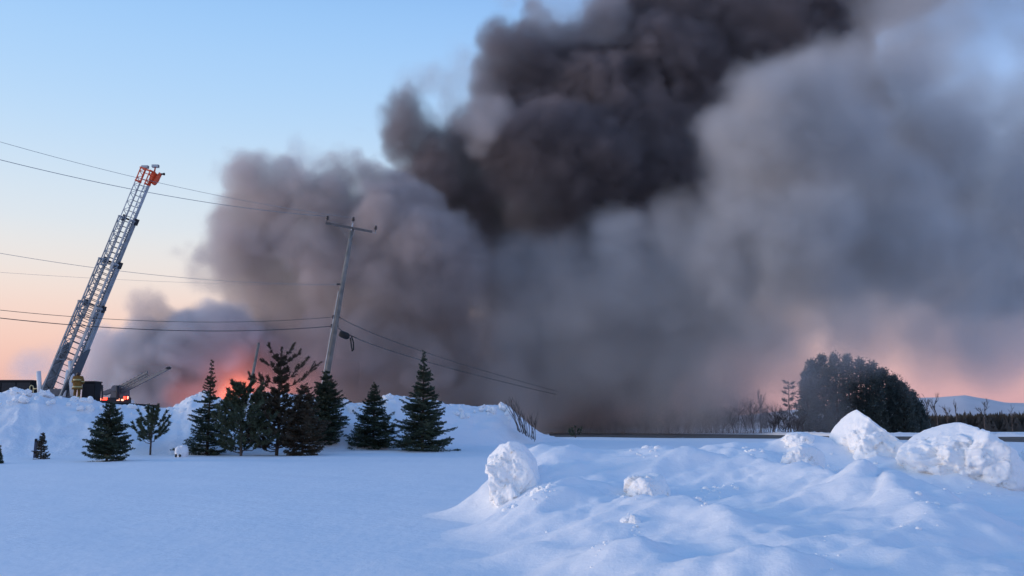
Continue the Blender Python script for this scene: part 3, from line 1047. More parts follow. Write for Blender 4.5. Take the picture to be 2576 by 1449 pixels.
for py in (799, 822):
    mb = MB()
    c = at_pole(py)
    mb.box(c + Vector((-.20, -.05, 0)), (.07, .05, .13))
    mb.bar(c + Vector((-.2, -.05, 0)), c + Vector((.22, -.05, 0)), .05)
    mb.build('cable_clamp', M['dark_metal'], pole)

# wires: sagging spans from the pole to the next ones outside the picture
def span(name, label, pts, r, mat, cat='wire', group='overhead lines on the pole'):
    """pts: three world points; a parabola runs through them."""
    a, m, b = [Vector(p) for p in pts]
    out = []
    for i in range(41):
        t = i / 40
        out.append(a * ((1 - t) * (1 - 2 * t)) + m * (4 * t * (1 - t)) + b * (t * (2 * t - 1)))
    mb = MB()
    mb.tube(out, r, 6)
    c = tuple(out[0])
    return tag(mb.build(name, mat, None, True, c), label, cat, group)


YL = 40.0                                            # the line comes towards the camera on the left
def sp_left(name, label, end, mid, left, r, mat):
    """end in the world, mid and left as pixels; the depth runs evenly along the span."""
    ye = end.y
    xe = end.x
    def pt(px, py):
        # depth on the straight plan line from the pole to (left edge, YL)
        xl = (-260 - PW / 2) / FPX * YL
        k = (px - PW / 2) / FPX
        s = (k * ye - xe) / ((xl - xe) - k * (YL - ye))
        return at(px, py, ye + (YL - ye) * s)
    a, m, l = end, pt(*mid), pt(*left)
    # fit a parabola z over plan distance through the three points
    d = lambda p: math.hypot(p.x - a.x, p.y - a.y)
    dm, dl = d(m), d(l)
    A_ = np.array([[dm * dm, dm], [dl * dl, dl]])
    c2, c1 = np.linalg.solve(A_, [m.z - a.z, l.z - a.z])
    far = dl * 1.3
    pl = []
    for i in range(61):
        t = i / 60 * far
        q = a + (Vector((l.x, l.y, 0)) - Vector((a.x, a.y, 0))) * (t / dl)
        pl.append(Vector((q.x, q.y, a.z + c2 * t * t + c1 * t)))
    mb = MB()
    mb.tube(pl, r, 6)
    return tag(mb.build(name, mat, None, True, tuple(a)), label, 'wire', 'overhead lines running off to the left')


sp_left('power_line', 'topmost thin overhead wire, running from the pole top to the left edge', ins_c + Vector((0, 0, .2)), (340, 446), (0, 357), .011, M['wire'])
sp_left('power_line', 'second overhead wire from the top, ending at the left insulator of the crossarm', ins_l + Vector((0, 0, .2)), (340, 478), (0, 402), .016, M['wire'])
sp_left('power_line', 'thin overhead wire that meets the pole halfway up at the spool insulator', neu, (500, 702), (0, 637), .011, M['wire'])
sp_left('power_line', 'faintest overhead wire, just below the one to the spool insulator', neu + Vector((0, .1, -.05)), (500, 712), (0, 685), .006, M['wire'])
sp_left('telephone_cable', 'upper of the two black cables that sag low across the ladder', at_pole(799) + Vector((-.27, -.05, 0)), (430, 809), (0, 780), .015, M['cable'])
sp_left('telephone_cable', 'lower, thicker of the two black cables that sag low across the ladder', at_pole(822) + Vector((-.27, -.05, 0)), (430, 831), (0, 800), .022, M['cable'])
e = at(1400, 984, 96)
e2 = at(1292, 966, 90)
s1 = at_pole(800) + Vector((.2, 0, 0))
s2 = at_pole(826) + Vector((.2, 0, 0))
span('telephone_cable', 'upper cable sagging from the pole down to the right into the smoke', (s1, at(1090, 893, 72), e), .020, M['cable'], 'wire', 'cables running off to the right')
lowc = span('telephone_cable', 'lower cable sagging from the pole to the right, carrying the splice case', (s2, at(1060, 906, 72), e + Vector((-.1, 0, -.35))), .024, M['cable'], 'wire', 'cables running off to the right')
sc_c = at(866, 843, 56.6)
t = thing('splice_case', 'black round splice case and a drooping loop hung on the cable beside the pole', 'cable box', sc_c)
mb = MB()
d = Vector((.9, 0, -.35)).normalized()
mb.lathe(sc_c, [(.05, -.36), (.16, -.33), (.22, -.2), (.23, 0), (.22, .2), (.15, .32), (.05, .36)], d, 14)
mb.build('case', M['rubber'], t, True)
mb = MB()
q = at(884, 846, 56.8)
mb.tube([q, at(889, 862, 56.8), at(889, 880, 56.8), at(886, 884, 56.8), at(884, 872, 56.8), at(881, 850, 56.8)], .045, 7)
mb.build('cable_loop', M['rubber'], t, True)
mb = MB()
mb.bar(at(856, 832, 56.6), at(897, 850, 56.9), .03)
mb.build('hanger', M['dark_metal'], t)

# second pole, half lost in smoke
b0, b1 = at(622, 1012, 88), at(651, 862, 88)
ax2 = (b1 - b0).normalized()
bb = b0 - ax2 * ((b0.z - .7) / ax2.z)
t = thing('utility_pole', 'slim leaning pole half lost in smoke beside the fire glow', 'utility pole', bb)
mb = MB()
mb.tube([bb, b0, b1], [.17, .16, .12], 10)
mb.build('shaft', M['pole'], t, True)

# ------------------------------------------------------------------ marker stake, snow lump
b = on_ground(87, 1152, 36)
t = thing('marker_stake', 'dark blue marker stake beside the tiny sapling', 'stake', b)
s = mpp(b)
mb = MB()
mb.box(b + Vector((0, 0, 22 * s)), (3.2 * s, 1.6 * s, 25 * s), taper=.9)
mb.build('post', M['stake'], t)
mb = MB()
mb.box(b + Vector((0, -2.0 * s, 42 * s)), (2.4 * s, .5 * s, 3 * s))
mb.build('reflector', M['black_paint'], t)
b = on_ground(452, 1150, 36)
s = mpp(b)
t = thing('snow_lump', 'rounded snow lump with two dark stubs at its foot, left of the narrow spruce', 'snow lump', b)
mb = MB()
rock(mb, b + Vector((0, .3, 12 * s)), 17 * s, .35, 19 * s, 3, 4, 6, .06, 2.5, .1, None, .84)
mb.build('lump', M['bank'], t, True)
for dx in (-7, 3):
    mb = MB()
    rock(mb, b + Vector((dx * s, -.15, 3.5 * s)), 3.2 * s, .06, 5 * s, 5 + dx, 2, 5, .01, 3)
    mb.build('stub', M['stone'], t)

# ------------------------------------------------------------------ ladder truck
TY = 58.0
tb = at(145, 1000, TY)
gz = ground(tb.x, tb.y)
deck = at(145, 1008, TY).z
truck = thing('ladder_truck', 'dark aerial ladder truck behind the snow bank with its long ladder raised', 'fire truck', (tb.x, tb.y, gz))
hx0, hx1 = at(-150, 1000, TY + 1).x, at(258, 1000, TY + 1).x
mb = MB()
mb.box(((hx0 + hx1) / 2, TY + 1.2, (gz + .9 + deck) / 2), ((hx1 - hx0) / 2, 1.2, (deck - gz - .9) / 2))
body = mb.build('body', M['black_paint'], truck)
for k in range(9):
    mb = MB()
    x = hx0 + .7 + k * (hx1 - hx0 - 1.4) / 8
    mb.box((x, TY - .02, (gz + 1.2 + deck) / 2), ((hx1 - hx0) / 20, .02, (deck - gz - 1.7) / 2))
    mb.build('locker_door', M['dark_metal'], truck)


def hose_box(x0, x1, top_py, yd):
    z1 = at(100, top_py, yd).z
    X0, X1 = at(x0, 1000, yd).x, at(x1, 1000, yd + .9).x
    mb = MB()
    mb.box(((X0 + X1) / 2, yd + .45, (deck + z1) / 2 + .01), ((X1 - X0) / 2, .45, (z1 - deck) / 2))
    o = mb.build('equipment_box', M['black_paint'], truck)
    mb = MB()
    mb.box(((X0 + X1) / 2, yd + .45, z1 + .05), ((X1 - X0) / 2 + .04, .5, .04))
    mb.build('box_lid', M['dark_metal'], o)
    n = max(1, int((X1 - X0) / .9))
    for k in range(n):
        mb = MB()
        mb.box((X0 + (k + .5) * (X1 - X0) / n, yd - .015, (deck + z1) / 2), ((X1 - X0) / n / 2 - .05, .015, (z1 - deck) / 2 - .09))
        mb.build('box_panel', M['dark_metal'], o)


hose_box(-150, 94, 959, TY + .6)
hose_box(205, 253, 962, TY + .4)
for x in (hx0 + 1.3, hx0 + 5.5, hx1 - 3.2, hx1 - 1.7):
    mb = MB()
    mb.lathe((x, TY - .05, gz + .5), [(.2, 0), (.48, .02), (.52, .08), (.52, .30), (.48, .35)], (0, 1, 0), 20)
    w = mb.build('wheel', M['rubber'], truck)
    mb = MB()
    mb.lathe((x, TY - .08, gz + .5), [(.05, 0), (.26, .0), (.28, .06), (.28, .1)], (0, 1, 0), 16)
    mb.build('rim', M['galv'], w)
mb = MB()                                            # cream hand rail by the left box
for px_ in (75, 84):
    mb.tube([at(px_, 1004, TY - .25), at(px_, 972, TY - .25)], .035, 8)
mb.tube([at(75, 973, TY - .25), at(79, 969, TY - .25), at(84, 972, TY - .25)], .035, 8)
mb.bar(at(85, 978, TY - .25), at(104, 977, TY - .25), .10, .05)
mb.build('hand_rail', M['yellow_rail'], truck, True)
for px_, r in ((257, .06), (122, .05)):
    mb = MB()
    mb.tube([at(px_, 1004, TY - .1), at(px_, 968 + 4 * r, TY - .1)], r, 8)
    mb.build('stanchion', M['dark_metal'], truck)
mb = MB()
mb.lathe(at(148, 1004, TY + .3), [(1.05, -.3), (1.05, .1), (.95, .14), (.8, .3)], (0, 0, 1), 24)
mb.build('turntable', M['grey_paint'], truck, True)

# the ladder: local frame U along it, Wd across the rungs, N out of the climbing face
l0, l1 = at(150, 990, TY), at(374, 448, TY - 1.0)
U = (l1 - l0).normalized()
view = (Vector((0, 0, CAM_Z)) - (l0 + l1) / 2).normalized()
face = (view - U * view.dot(U)).normalized()
side = U.cross(face).normalized()                    # points to picture right or left
if side.x < 0:
    side = -side
ANG = math.radians(38)
N = (face * math.cos(ANG) - side * math.sin(ANG)).normalized()     # turned so the left truss shows its inner face
Wd = (side * math.cos(ANG) + face * math.sin(ANG)).normalized()
LL = (l1 - l0).length


def ladder_section(t0, t1, w, h, rail, pitch, mat, plate=0.0, off=0.0):
    """Bottom rails with rungs, upright trusses on both sides."""
    a, b = l0 + U * (LL * t0) + N * off, l0 + U * (LL * t1) + N * off
    mb = MB()
    for s_ in (-1, 1):
        o = Wd * (s_ * w / 2)
        mb.bar(a + o, b + o, rail, rail * 1.6, N)
        mb.bar(a + o + N * h, b + o + N * h, rail * .8, rail * .8, N)
        n = max(2, int((b - a).length / (h * 1.15)))
        for k in range(n):
            q0, q1 = a.lerp(b, k / n), a.lerp(b, (k + 1) / n)
            qm = q0.lerp(q1, .5)
            mb.bar(q0 + o, qm + o + N * h, rail * .5)
            mb.bar(qm + o + N * h, q1 + o, rail * .5)
            mb.bar(qm + o, qm + o + N * h, rail * .4)
        # end plates
        for q in (a, b):
            mb.bar(q + o - N * rail, q + o + N * (h + rail * .5), rail * 1.3)
        if s_ > 0:
            mb.bar(a + o + N * (h * .22), b + o + N * (h * .22), rail * .55, h * .40, N)
    sec = mb.build('ladder_section', mat, truck)
    me = None
    n = int((b - a).length / pitch)
    for k in range(n):
        c = a.lerp(b, (k + .5) / n)
        if me is None:
            r = MB()
            r.tube([-Wd * (w / 2), Wd * (w / 2)], .028, 6)
            o = r.build('rung', M['rung'], None)
            o.data.materials.clear()
            o.data.materials.append(M['rung'] if mat is not M['orange_paint'] else M['orange_paint'])
            me = o.data
        else:
            o = bpy.data.objects.new('rung', me)
            COL.objects.link(o)
        o.parent = sec
        o.location = c
    return sec


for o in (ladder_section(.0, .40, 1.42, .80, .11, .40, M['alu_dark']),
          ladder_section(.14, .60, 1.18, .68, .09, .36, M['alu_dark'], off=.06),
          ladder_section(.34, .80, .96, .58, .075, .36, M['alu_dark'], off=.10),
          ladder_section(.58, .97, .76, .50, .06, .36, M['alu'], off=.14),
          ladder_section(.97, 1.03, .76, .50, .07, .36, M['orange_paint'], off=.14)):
    pass
# pulleys and brackets at the joints
for tt, w in ((.40, 1.42), (.60, 1.18), (.80, .96)):
    mb = MB()
    for s_ in (-1, 1):
        c = l0 + U * (LL * tt) + Wd * (s_ * (w / 2 + .03)) + N * .1
        mb.box(c, (.06, .14, .22), (Wd, N, U))
    mb.bar(l0 + U * (LL * tt) - Wd * (w / 2) - N * .1, l0 + U * (LL * tt) + Wd * (w / 2) - N * .1, .12, .10, N)
    mb.build('guide_bracket', M['dark_metal'], truck)
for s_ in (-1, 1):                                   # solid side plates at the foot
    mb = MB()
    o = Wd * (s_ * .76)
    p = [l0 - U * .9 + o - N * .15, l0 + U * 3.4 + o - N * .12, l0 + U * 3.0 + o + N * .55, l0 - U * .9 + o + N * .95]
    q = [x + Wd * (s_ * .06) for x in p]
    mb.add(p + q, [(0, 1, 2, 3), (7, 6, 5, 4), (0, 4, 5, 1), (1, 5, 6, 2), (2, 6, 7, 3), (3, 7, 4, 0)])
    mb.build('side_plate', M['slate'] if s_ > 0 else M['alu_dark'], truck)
for px0, py0, px1, py1, r in ((184, 996, 176, 908, .19), (160, 998, 170, 930, .12)):
    mb = MB()
    a, b = at(px0, py0, TY - .75), at(px1, py1, TY - .75)
    mb.tube([a, a.lerp(b, .62), a.lerp(b, .63), b], [r, r, r * .72, r * .72], 14)
    mb.build('lift_cylinder', M['white_paint'], truck, True)
mb = MB()
a, b = at(101, 1004, TY - .6), at(97, 934, TY - .6)
mb.tube([a, b], [.15, .14], 14)
mb.build('white_post', M['white_paint'], truck, True)
mb = MB()
mb.box(at(152, 992, TY - .2), (.75, .35, .35))
mb.build('pedestal', M['grey_paint'], truck)
# head of the ladder: cross frame, two lamps on stalks and the water monitor
tip = l0 + U * (LL * 1.03) + N * .14
mb = MB()
for hgt in (0, .25, .5):
    mb.bar(tip - Wd * .42 + N * hgt, tip + Wd * .42 + N * hgt, .07)
for s_ in (-.42, 0, .42):
    mb.bar(tip + Wd * s_ - N * .05, tip + Wd * s_ + N * .55, .06)
mb.bar(tip + Wd * .42 - U * .55 + N * .05, tip + Wd * .42 + N * .05, .22, .34, N)
mb.build('head_frame', M['orange_paint'], truck)
mb = MB()
c = tip + Wd * .66 - U * .30 - N * .1
mb.lathe(c, [(.10, -.5), (.17, -.42), (.19, -.1), (.15, .1), (.12, .35), (.14, .42)], (U + Wd * .25).normalized(), 12)
mb.bar(c, tip + Wd * .3, .12)
mon = mb.build('water_monitor', M['orange_paint'], truck, True)
mb = MB()
mb.lathe(c + U * .35 + Wd * .1, [(.06, 0), (.06, .22), (.09, .24), (.09, .3)], (Wd + U * .3).normalized(), 10)
mb.build('nozzle', M['dark_metal'], mon, True)
for px_, py_ in ((365, 421), (391, 419)):
    b = at(px_, py_, tip.y)
    foot = tip + Wd * (-.34 if px_ < 380 else .34)
    mb = MB()
    mb.tube([foot, b - Vector((0, 0, .05))], [.06, .04], 8)
    st = mb.build('lamp_stalk', M['orange_paint'], truck)
    mb = MB()
    mb.box(b + Vector((0, 0, .02)), (.22, .12, .09))
    lamp = mb.build('flood_lamp', M['galv'], truck)
    mb = MB()
    mb.box(b + Vector((0, -.125, .02)), (.19, .01, .07))
    mb.build('lens', M['lamp_lens'], lamp)

# ------------------------------------------------------------------ second truck with lit tail lamps
Y2 = 74.0
c2 = at(290, 1015, Y2)
g2 = ground(c2.x, c2.y)
tr2 = thing('fire_truck', 'second fire truck with lit red tail lamps and a low boom pointing right', 'fire truck', (c2.x, c2.y, g2))
X = lambda px_: at(px_, 1000, Y2).x
Zp = lambda py_: at(290, py_, Y2).z
mb = MB()
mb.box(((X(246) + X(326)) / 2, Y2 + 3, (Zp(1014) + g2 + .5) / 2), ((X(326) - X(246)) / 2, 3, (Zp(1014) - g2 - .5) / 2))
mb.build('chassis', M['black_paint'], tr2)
mb = MB()
mb.box(((X(292) + X(328)) / 2, Y2 + .4, Zp(1010)), ((X(328) - X(292)) / 2, .4, (Zp(1006) - Zp(1014)) / 2))
mb.build('rear_step', M['white_paint'], tr2)
mb = MB()
mb.box(((X(270) + X(292)) / 2, Y2 + 1.6, Zp(992)), ((X(292) - X(270)) / 2, 1.2, (Zp(978) - Zp(1012)) / 2), taper=.85)
mb.build('turret', M['grey_paint'], tr2)
mb = MB()
mb.bar(at(262, 990, Y2 + .9), at(300, 976, Y2 + .9), .55, .34)
mb.lathe(at(292, 977, Y2 + .5), [(.26, -.35), (.28, 0), (.28, .35), (.2, .4)], (0, 1, 0), 14)
mb.build('boom_knuckle', M['grey_paint'], tr2)
for q0, q1, w in ((at(296, 984, Y2 + .9), at(372, 943, Y2), .10), (at(300, 990, Y2 + .9), at(427, 925, Y2 - .6), .16), (at(296, 976, Y2 + .9), at(371, 936, Y2), .13)):
    mb = MB()
    mb.bar(q0, q1, w, w * 1.5)
    n = 8
    for k in range(n):
        c = q0.lerp(q1, (k + .5) / n)
        mb.box(c + Vector((0, 0, .1)), (.04, .06, .09))
    mb.build('boom_section', M['grey_paint'], tr2)
mb = MB()
mb.box(at(424, 926, Y2 - .6), (.16, .10, .09))
mb.build('boom_tip', M['dark_metal'], tr2)
for px_, p0, p1, r in ((296, 1006, 970, .13), (318, 1006, 994, .06), (258, 1004, 985, .05)):
    mb = MB()
    mb.tube([at(px_, p0, Y2 - .15), at(px_, p1, Y2 - .15)], r, 10)
    mb.build('stack_pipe', M['dark_metal'], tr2, True)
for px_, py_, w, h, m_ in ((263, 1003, 6, 3.4, 'tail_red'), (297, 1005, 3, 2.6, 'tail_warm'), (316, 1001, 5, 4, 'tail_red'), (308, 1006, 2.6, 2, 'tail_warm'), (320, 1000, 2.5, 3, 'tail_warm'), (251, 1004, 2.5, 3, 'tail_warm')):
    mb = MB()
    mb.box(at(px_, py_, Y2 - .12), (w / FPX * Y2, .06, h / FPX * Y2))
    mb.build('tail_lamp', M[m_], tr2)
mb = MB()
mb.box(at(290, 1007, Y2 - .03), (39 / FPX * Y2, .05, 7 / FPX * Y2))
mb.build('rear_panel', M['dark_metal'], tr2)
for px_ in (258, 318):
    mb = MB()
    mb.lathe((X(px_), Y2 + .6, g2 + .5), [(.2, -.2), (.5, -.18), (.52, 0), (.5, .18), (.2, .2)], (1, 0, 0), 18)
    mb.build('wheel', M['rubber'], tr2, True)

# ------------------------------------------------------------------ firefighter, seen from behind
FY_ = 56.6
f0 = at(192, 1007, FY_)
ff = thing('person', 'firefighter in a yellow-brown turnout coat with reflective bands, seen from behind beside the ladder', 'person', f0)
S = 1.86


def skin_mesh(name, verts, edges, radii, mat, parent, root=0, sub=2):
    me = bpy.data.meshes.new(name)
    me.from_pydata([tuple(v) for v in verts], edges, [])
    me.materials.append(mat)
    o = bpy.data.objects.new(name, me)
    COL.objects.link(o)
    o.parent = parent
    md = o.modifiers.new('skin', 'SKIN')
    for i, r in enumerate(radii):
        r = r if hasattr(r, '__len__') else (r, r)
        me.skin_vertices[0].data[i].radius = r
        me.skin_vertices[0].data[i].use_root = (i == root)
    md.use_smooth_shade = True
    s_ = o.modifiers.new('sub', 'SUBSURF')
    s_.levels = s_.render_levels = sub
    return o


# x to the right in the picture, y away from the camera (the way he looks), z up; the body is one surface
V = [(0, 0, .93), (0, .0, 1.12), (0, .0, 1.32), (0, .01, 1.47), (0, .02, 1.57), (0, .03, 1.66),
     (-.11, 0, .86), (-.13, .0, .48), (-.13, -.02, .09), (-.14, .10, .04),
     (.11, 0, .86), (.13, .02, .48), (.13, -.01, .09), (.14, .11, .04),
     (-.21, 0, 1.44), (-.29, .02, 1.17), (-.20, .23, 1.08), (-.12, .33, 1.12),
     (.21, 0, 1.44), (.30, .01, 1.17), (.21, .22, 1.06), (.13, .32, 1.10)]
E = [(0, 1), (1, 2), (2, 3), (3, 4), (4, 5), (0, 6), (6, 7), (7, 8), (8, 9), (0, 10), (10, 11), (11, 12), (12, 13), (3, 14), (14, 15), (15, 16), (16, 17), (3, 18), (18, 19), (19, 20), (20, 21)]
R = [(.19, .15), (.20, .155), (.20, .15), (.15, .11), .062, .09, .12, .095, .085, .06, .12, .095, .085, .06, .105, .085, .062, .05, .105, .085, .062, .05]
skin_mesh('body', V, E, R, M['trouser'], ff)
# coat: torso and sleeves over the body, hem at the hip
CV = [(0, 0, .70), (0, 0, .95), (0, 0, 1.15), (0, 0, 1.34), (0, .0, 1.48), (0, .01, 1.56), (-.22, 0, 1.45), (-.305, .02, 1.16), (-.22, .20, 1.08), (.22, 0, 1.45), (.315, .01, 1.16), (.23, .19, 1.06)]
CE = [(0, 1), (1, 2), (2, 3), (3, 4), (4, 5), (4, 6), (6, 7), (7, 8), (4, 9), (9, 10), (10, 11)]
CR = [(.29, .23), (.285, .22), (.275, .21), (.27, .20), (.19, .14), (.09, .09), .14, .125, .10, .14, .125, .10]
skin_mesh('coat', CV, CE, CR, M['coat'], ff, 1)


def band(z, hx, hy, w, mat, name='reflective_band', span_=(0, 6.283), y0=0.0, x0=0.0):
    mb = MB()
    n = 26
    for i in range(n + 1):
        a = span_[0] + (span_[1] - span_[0]) * i / n
        for zz in (z - w / 2, z + w / 2):
            mb.v.append((x0 + math.cos(a) * hx, y0 + math.sin(a) * hy, zz))
    mb.f = [(2 * i, 2 * i + 2, 2 * i + 3, 2 * i + 1) for i in range(n)]
    o = mb.build(name, mat, None)
    o.parent = ff
    sol_ = o.modifiers.new('thick', 'SOLIDIFY')
    sol_.thickness = .012
    return o


band(1.31, .298, .240, .085, M['reflective'], span_=(math.radians(205), math.radians(335)))
band(.86, .312, .252, .08, M['reflective'])
for sx in (-1, 1):
    band(1.20, .138, .138, .06, M['reflective'], 'sleeve_band', x0=sx * .298, y0=.015)
    band(.22, .104, .104, .06, M['reflective'], 'cuff_band', x0=sx * .13, y0=-.01)


def local(mb, name, mat, sm=True):
    o = mb.build(name, mat, None, sm)
    o.parent = ff
    return o


mb = MB()
mb.lathe((0, .03, 1.655), [(.005, .155), (.06, .145), (.105, .11), (.125, .05), (.13, .0), (.125, -.005)], (0, 0, 1), 20)
mb.lathe((0, -.01, 1.645), [(.12, .02), (.175, .0), (.185, -.02), (.17, -.025), (.12, -.0)], (0, -.12, 1), 20)
mb.bar((0, .13, 1.72), (0, -.10, 1.72), .02, .05)
local(mb, 'helmet', M['helmet'])
mb = MB()                                           # head with nose, ears and brow under the helmet
bm = bmesh.new()
bmesh.ops.create_uvsphere(bm, u_segments=20, v_segments=14, radius=1)
for v in bm.verts:
    x, y, z = v.co
    k = 1 - .22 * max(0, -z)
    v.co = Vector((x * .078 * k, y * .098 * k + .03, z * .118 + 1.63))
    if y > .85 and abs(x) < .25 and -.35 < z < .1:
        v.co.y += .022
    if abs(x) > .93 and abs(z) < .3:
        v.co.x *= 1.14
mb.add([v.co for v in bm.verts], [tuple(v.index for v in f.verts) for f in bm.faces])
bm.free()
local(mb, 'head', M['skin'])
mb = MB()                                           # neck flap that hangs below the helmet
n = 14
for i in range(n + 1):
    a = math.radians(200 + 140 * i / n)
    for zz, r in ((1.65, .125), (1.56, .128), (1.50, .14)):
        mb.v.append((math.cos(a) * r, .02 + math.sin(a) * r, zz))
mb.f = [(3 * i + j, 3 * i + 3 + j, 3 * i + 4 + j, 3 * i + 1 + j) for i in range(n) for j in (0, 1)]
local(mb, 'neck_flap', M['coat'])
for sx, c in ((-1, Vector((-.12, .33, 1.12))), (1, Vector((.13, .32, 1.10)))):   # gloved hands half closed in front
    vs, es, rs = [c - Vector((sx * -.03, .05, 0)), c + Vector((-sx * .01, .035, .0))], [(0, 1)], [.045, .042]
    for k, l in enumerate((.075, .085, .08, .065)):
        b_ = c + Vector((-sx * .015, .05, .036 - .024 * k))
        i = len(vs)
        vs += [b_, b_ + Vector((-sx * .02, l * .6, -.004)), b_ + Vector((-sx * .055, l * .75, -.012))]
        es += [(1, i), (i, i + 1), (i + 1, i + 2)]
        rs += [.013, .012, .011]
    i = len(vs)
    vs += [c + Vector((-sx * .035, .01, .035)), c + Vector((-sx * .065, .035, .045))]
    es += [(0, i), (i, i + 1)]
    rs += [.014, .012]
    skin_mesh('glove', vs, es, rs, M['glove'], ff, 0, 1)
print('things', round(time.perf_counter() - T0, 1))
# ------------------------------------------------------------------ smoke
def bspline_matrix(n, step, nc):
    """Cubic B-spline weights that spread nc random values, 'step' samples apart, over n samples."""
    t = np.arange(n) / step + 1.0
    i = np.floor(t).astype(int)
    f = t - i
    w = [(1 - f) ** 3 / 6, (3 * f ** 3 - 6 * f ** 2 + 4) / 6, (-3 * f ** 3 + 3 * f ** 2 + 3 * f + 1) / 6, f ** 3 / 6]
    m = np.zeros((n, nc), np.float32)
    for k in range(4):
        m[np.arange(n), i - 1 + k] += w[k]
    return m


def value_noise(dims, step, rng):
    nc = [int(n / step) + 6 for n in dims]
    c = rng.uniform(-1, 1, nc).astype(np.float32)
    A = [bspline_matrix(n, step, k) for n, k in zip(dims, nc)]
    c = np.tensordot(A[0], c, (1, 0))
    c = np.einsum('xbc,yb->xyc', c, A[1], optimize=True)
    c = c @ A[2].T
    return c * 2.2


def volume_material(name, color, density, ani=0.0):
    m = bpy.data.materials.new(name)
    m.use_nodes = True
    nt = m.node_tree
    nt.nodes.clear()
    o = nt.nodes.new('ShaderNodeOutputMaterial')
    v = nt.nodes.new('ShaderNodeVolumePrincipled')
    v.inputs['Color'].default_value = (*color, 1)
    v.inputs['Density'].default_value = density
    v.inputs['Anisotropy'].default_value = ani
    nt.links.new(v.outputs[0], o.inputs['Volume'])
    return m


def grid_group(lo, hi, dims, mat):
    """Node tree that turns the point attribute 'd' of the object's own mesh into a voxel grid."""
    g = bpy.data.node_groups.new('voxel_grid', 'GeometryNodeTree')
    g.interface.new_socket('Geometry', in_out='INPUT', socket_type='NodeSocketGeometry')
    g.interface.new_socket('Geometry', in_out='OUTPUT', socket_type='NodeSocketGeometry')
    N, L = g.nodes, g.links
    gi, go = N.new('NodeGroupInput'), N.new('NodeGroupOutput')
    cube = N.new('GeometryNodeVolumeCube')
    cube.inputs['Min'].default_value = lo
    cube.inputs['Max'].default_value = hi
    for k, ax in enumerate('XYZ'):
        cube.inputs['Resolution ' + ax].default_value = dims[k]
    pos = N.new('GeometryNodeInputPosition')
    sp = N.new('ShaderNodeSeparateXYZ')
    L.new(pos.outputs[0], sp.inputs[0])
    idx = None
    strides = (dims[1] * dims[2], dims[2], 1)

    def math_node(op, a, b):
        n = N.new('FunctionNodeIntegerMath')
        n.operation = op
        for k, v in enumerate((a, b)):
            if isinstance(v, int):
                n.inputs[k].default_value = v
            else:
                L.new(v, n.inputs[k])
        return n.outputs[0]

    for k in range(3):
        mr = N.new('ShaderNodeMapRange')
        mr.inputs['From Min'].default_value, mr.inputs['From Max'].default_value = lo[k], hi[k]
        mr.inputs['To Min'].default_value, mr.inputs['To Max'].default_value = 0, dims[k] - 1
        L.new(sp.outputs[k], mr.inputs['Value'])
        f2i = N.new('FunctionNodeFloatToInt')
        f2i.rounding_mode = 'ROUND'
        L.new(mr.outputs[0], f2i.inputs[0])
        term = math_node('MULTIPLY', f2i.outputs[0], strides[k])
        idx = term if idx is None else math_node('ADD', idx, term)
    at_ = N.new('GeometryNodeInputNamedAttribute')
    at_.data_type = 'FLOAT'
    at_.inputs['Name'].default_value = 'd'
    si = N.new('GeometryNodeSampleIndex')
    si.data_type = 'FLOAT'
    si.domain = 'POINT'
    L.new(gi.outputs[0], si.inputs['Geometry'])
    L.new(at_.outputs[0], si.inputs['Value'])
    L.new(idx, si.inputs['Index'])
    L.new(si.outputs[0], cube.inputs['Density'])
    sm = N.new('GeometryNodeSetMaterial')
    sm.inputs['Material'].default_value = mat
    L.new(cube.outputs[0], sm.inputs[0])
    L.new(sm.outputs[0], go.inputs[0])
    return g


